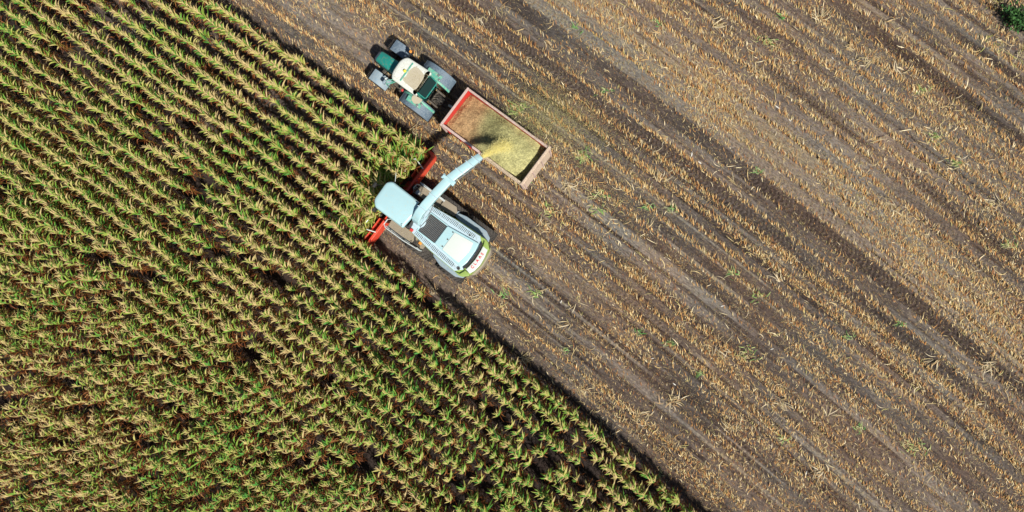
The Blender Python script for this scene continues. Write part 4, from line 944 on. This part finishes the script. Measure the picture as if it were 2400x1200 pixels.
# header
he = t(); he.prism([(-9.62, -4.88), (-9.56, -4.7), (-9.56, .86), (-9.64, 1.04), (-9.76, 1.04), (-9.70, .8), (-9.70, -4.6), (-9.76, -4.88)], .35, 1.2); he.box(-10.12, -9.7, -4.8, .96, .32, .40)
hdr = he.build('header', M_red, Hh, bevel=.02)
for sg in (-1, 1):
    m = t(); c = -1.9
    q = [(-9.60, c + sg * 2.70), (-9.60, c + sg * 2.86), (-9.72, c + sg * 3.0), (-10.18, c + sg * 3.0), (-10.32, c + sg * 2.93), (-10.2, c + sg * 2.86), (-9.82, c + sg * 2.86)]
    m.prism(q, .35, 1.22, ch=.02); m.build('end_shield', M_red, hdr, bevel=.01)
    m = t(); vi = c + sg * 1.35; vo = c + sg * 2.72; a_, b_ = sorted((vi, vo)); m.box(-9.98, -9.93, a_, b_, .45, 1.05); m.box(-9.93, -9.70, a_, b_, .55, .60); m.build('inner_rail', M_red, hdr, bevel=.01)
    m = t()
    for k, vv in enumerate((c + sg * .45, c + sg * 1.2, c + sg * 1.95, c + sg * 2.6)):
        m.cyl(-10.12, vv, .25, .33, .33, n=24); m.cyl(-10.12, vv, .33, .75, .16, .10, n=14)
        for j in range(10): a_ = j * .628 + k; m.box(-10.12 + .30 * math.cos(a_) - .02, -10.12 + .30 * math.cos(a_) + .02, vv + .30 * math.sin(a_) - .02, vv + .30 * math.sin(a_) + .02, .33, .37)
    m.build('rotor', M_metal, hdr, bevel=.005)
    m = t(); v1 = c + sg * 2.15; m.tube([(-9.62, v1 - sg * .12, 1.25), (-9.95, v1, 1.42), (-10.22, v1 + sg * .06, 1.42), (-10.30, v1 - sg * .1, 1.40), (-10.28, v1 - sg * .8, 1.38)], .028, 8); m.build('guide_bar', M_machw, hdr)
    for dv in (2.92, 2.2, 1.5, .75):
        vv = c + sg * dv; m = t(); m.rings([[(u, vv + math.cos(x) * r_, .35 + h_ + math.sin(x) * r_ * 1.2) for x in [k * math.pi / 4 for k in range(8)]] for u, r_, h_ in ((-10.25, .09, .35), (-10.5, .07, .3), (-10.85, .015, .02))]); m.build('crop_divider', M_steel if dv > 2.5 else M_red, hdr, smooth=True)
m = t(); m.box(-9.55, -9.0, -1.0, -.75, .7, 1.1); m.tube([(-9.5, -.8, 1.1), (-9.2, -.9, 1.5), (-8.9, -1.1, 1.6)], .03, 6); m.tube([(-9.5, -.65, 1.0), (-9.3, -.7, 1.3), (-9.0, -1.1, 1.4)], .02, 6); m.tube([(-9.55, -3.1, 1.1), (-9.2, -2.9, 1.4), (-8.9, -2.6, 1.5)], .03, 6); m.build('coupling', M_black, Hh)
m = t(); m.box(-9.52, -9.42, -.62, -.5, 1.2, 1.35); m.build('red_coupler', M_redlens, Hh, bevel=.01)
m = t(); m.drum(-9.3, -.95, -.8, 1.2, .12); m.drum(-9.35, -2.95, -2.8, 1.25, .11); m.build('drive_guard', M_steel, Hh, bevel=.01)

# ------------------------------------------------------------------ stream of chopped corn from the spout into the trailer
n = 5600; tt = rng.random(n) ** .85
p0 = np.array([-6.98, 2.22, 4.06]); p1 = np.array([-6.68, 3.55, 2.55])
sprd = (.07 + .24 * tt ** 1.3)
u = p0[0] + (p1[0] - p0[0]) * tt + rng.normal(0, 1, n) * sprd * .75; v = p0[1] + (p1[1] - p0[1]) * tt + rng.normal(0, 1, n) * sprd * .5
z = p0[2] - .25 * tt - (p0[2] - p1[2] - .25) * tt ** 2 + rng.normal(0, 1, n) * sprd * .45
k = (v < 4.45) & (z > 2.2); u, v, z = u[k], v[k], z[k]; n = len(u)
x, y = W2(u, v)
V, F, kk = blades(np.stack([x, y, z], -1), R(52) + rng.normal(0, .5, n), rng.normal(-.4, .4, n), rng.uniform(.05, .14, n), rng.uniform(.016, .034, n), np.zeros(n), 1, roll=rng.normal(0, .4, n))
c = np.array([[.92, .86, .42]]) * rng.uniform(.8, 1.2, (n, 1))
tag(link('chopped_corn_stream', np_mesh('stream', V, F, M_air, cols=np.repeat(c, kk, axis=0))), 'yellow green jet of chopped corn blown from the spout into the trailer', 'corn jet', kind='stuff')

# chaff still in the air beyond the trailer side
n = 17000; tt = rng.random(n); u = -6.6 + rng.normal(0, 1.0, n) + 2.6 * tt ** 1.5 * rng.uniform(-.4, 1.3, n); v = 3.7 + 3.6 * tt ** .8 + rng.normal(0, .45, n); z = np.clip(2.9 - 2.2 * tt + rng.normal(0, .3, n), .25, 3.6)
k = (v > 4.8) | (z > 2.7); u, v, z = u[k], v[k], z[k]; n = len(u); x, y = W2(u, v)
V, F, kk = blades(np.stack([x, y, z], -1), rng.uniform(0, 6.28, n), rng.normal(0, .5, n), rng.uniform(.02, .06, n), rng.uniform(.008, .022, n), np.zeros(n), 1, roll=rng.normal(0, .6, n))
c = np.array([[.62, .62, .26]]) * rng.uniform(.8, 1.2, (n, 1))
tag(link('drifting_chaff', np_mesh('drifting_chaff', V, F, M_air, cols=np.repeat(c, kk, axis=0))), 'fine yellow green chaff drifting in the air past the upper side of the trailer', 'chaff', kind='stuff')

# stalks bent over and dragged across the cutting edge
n = 1500; r = np.random.default_rng(77)
v = r.uniform(-4.75, .85, n); u = -10.75 + r.normal(0, .42, n) - .15 * np.cos((v + 1.9) * .9); u = np.minimum(u, np.where(np.abs(v + 1.9) > 1.7, -9.95, -10.05)); z = r.uniform(.7, 1.75, n)
x, y = W2(u, v)
V, F, kk = blades(np.stack([x, y, z], -1), R(100) + r.normal(0, .55, n) + np.where(v < -2.6, -.35, 0), r.uniform(-.2, .7, n), r.uniform(.4, .95, n), r.uniform(.035, .07, n), r.uniform(.2, 1.6, n), 4, roll=r.normal(0, .5, n), curl=r.normal(0, .6, n))
tag(link('cut_corn_tangle', np_mesh('cut_corn_tangle', V, F, M_corn, attrs={'tint': np.repeat(np.clip(r.normal(.38, .2, n), 0, 1), kk), 'dry': np.repeat((r.random(n) < .16) * 1.0, kk)})), 'tangle of bent green corn leaves being dragged into the red header', 'corn leaves', kind='stuff')

# chaff spilled on the machines
def litter(parent, org, n, fu, fv, z, seed, cols=((.42, .38, .22), (.50, .44, .30), (.30, .26, .14))):
    r = np.random.default_rng(seed); u = fu(r, n); v = fv(r, n)
    P = np.stack([u - org[0], v - org[1], np.full(n, z) + r.uniform(0, .01, n)], -1)
    V, F, kk = blades(P, r.uniform(0, 6.28, n), r.uniform(0, .3, n), r.uniform(.02, .07, n), r.uniform(.010, .03, n), np.zeros(n), 1)
    c = np.array(cols)[r.integers(0, len(cols), n)]
    o = link('spilled_chaff', np_mesh('spilled_chaff', V, F, M_col, cols=np.repeat(c, kk, axis=0)), parent); o['kind'] = 'stuff'
litter(TR, RO, 260, lambda r, n: r.uniform(-9.9, -5.0, n), lambda r, n: r.uniform(4.57, 4.65, n), 2.572, 1)
litter(TR, RO, 260, lambda r, n: r.uniform(-7.5, -5.0, n), lambda r, n: r.uniform(2.39, 2.48, n), 2.57, 2)
litter(T, TO, 420, lambda r, n: -12.3 + r.normal(0, .33, n).clip(-.8, .45), lambda r, n: 3.5 + r.normal(0, .27, n).clip(-.5, .5), 2.915, 3)
litter(Hh, HO, 260, lambda r, n: r.uniform(-9.15, -7.1, n), lambda r, n: r.uniform(-3.2, -2.78, n), 1.865, 4)
litter(Hh, HO, 200, lambda r, n: r.uniform(-9.0, -7.65, n), lambda r, n: r.uniform(-1.1, -.6, n), 1.885, 5)
litter(Hh, HO, 150, lambda r, n: r.uniform(-7.9, -4.9, n), lambda r, n: -1.86 + np.sign(r.normal(0, 1, n)) * r.uniform(.80, .95, n), 3.004, 6, ((.30, .30, .2), (.22, .2, .14)))
litter(Hh, HO, 900, lambda r, n: r.uniform(-10.15, -9.6, n), lambda r, n: -1.9 + np.sign(r.normal(0, 1, n)) * r.uniform(1.3, 2.8, n), .62, 7, ((.36, .30, .12), (.26, .26, .08), (.40, .24, .10)))
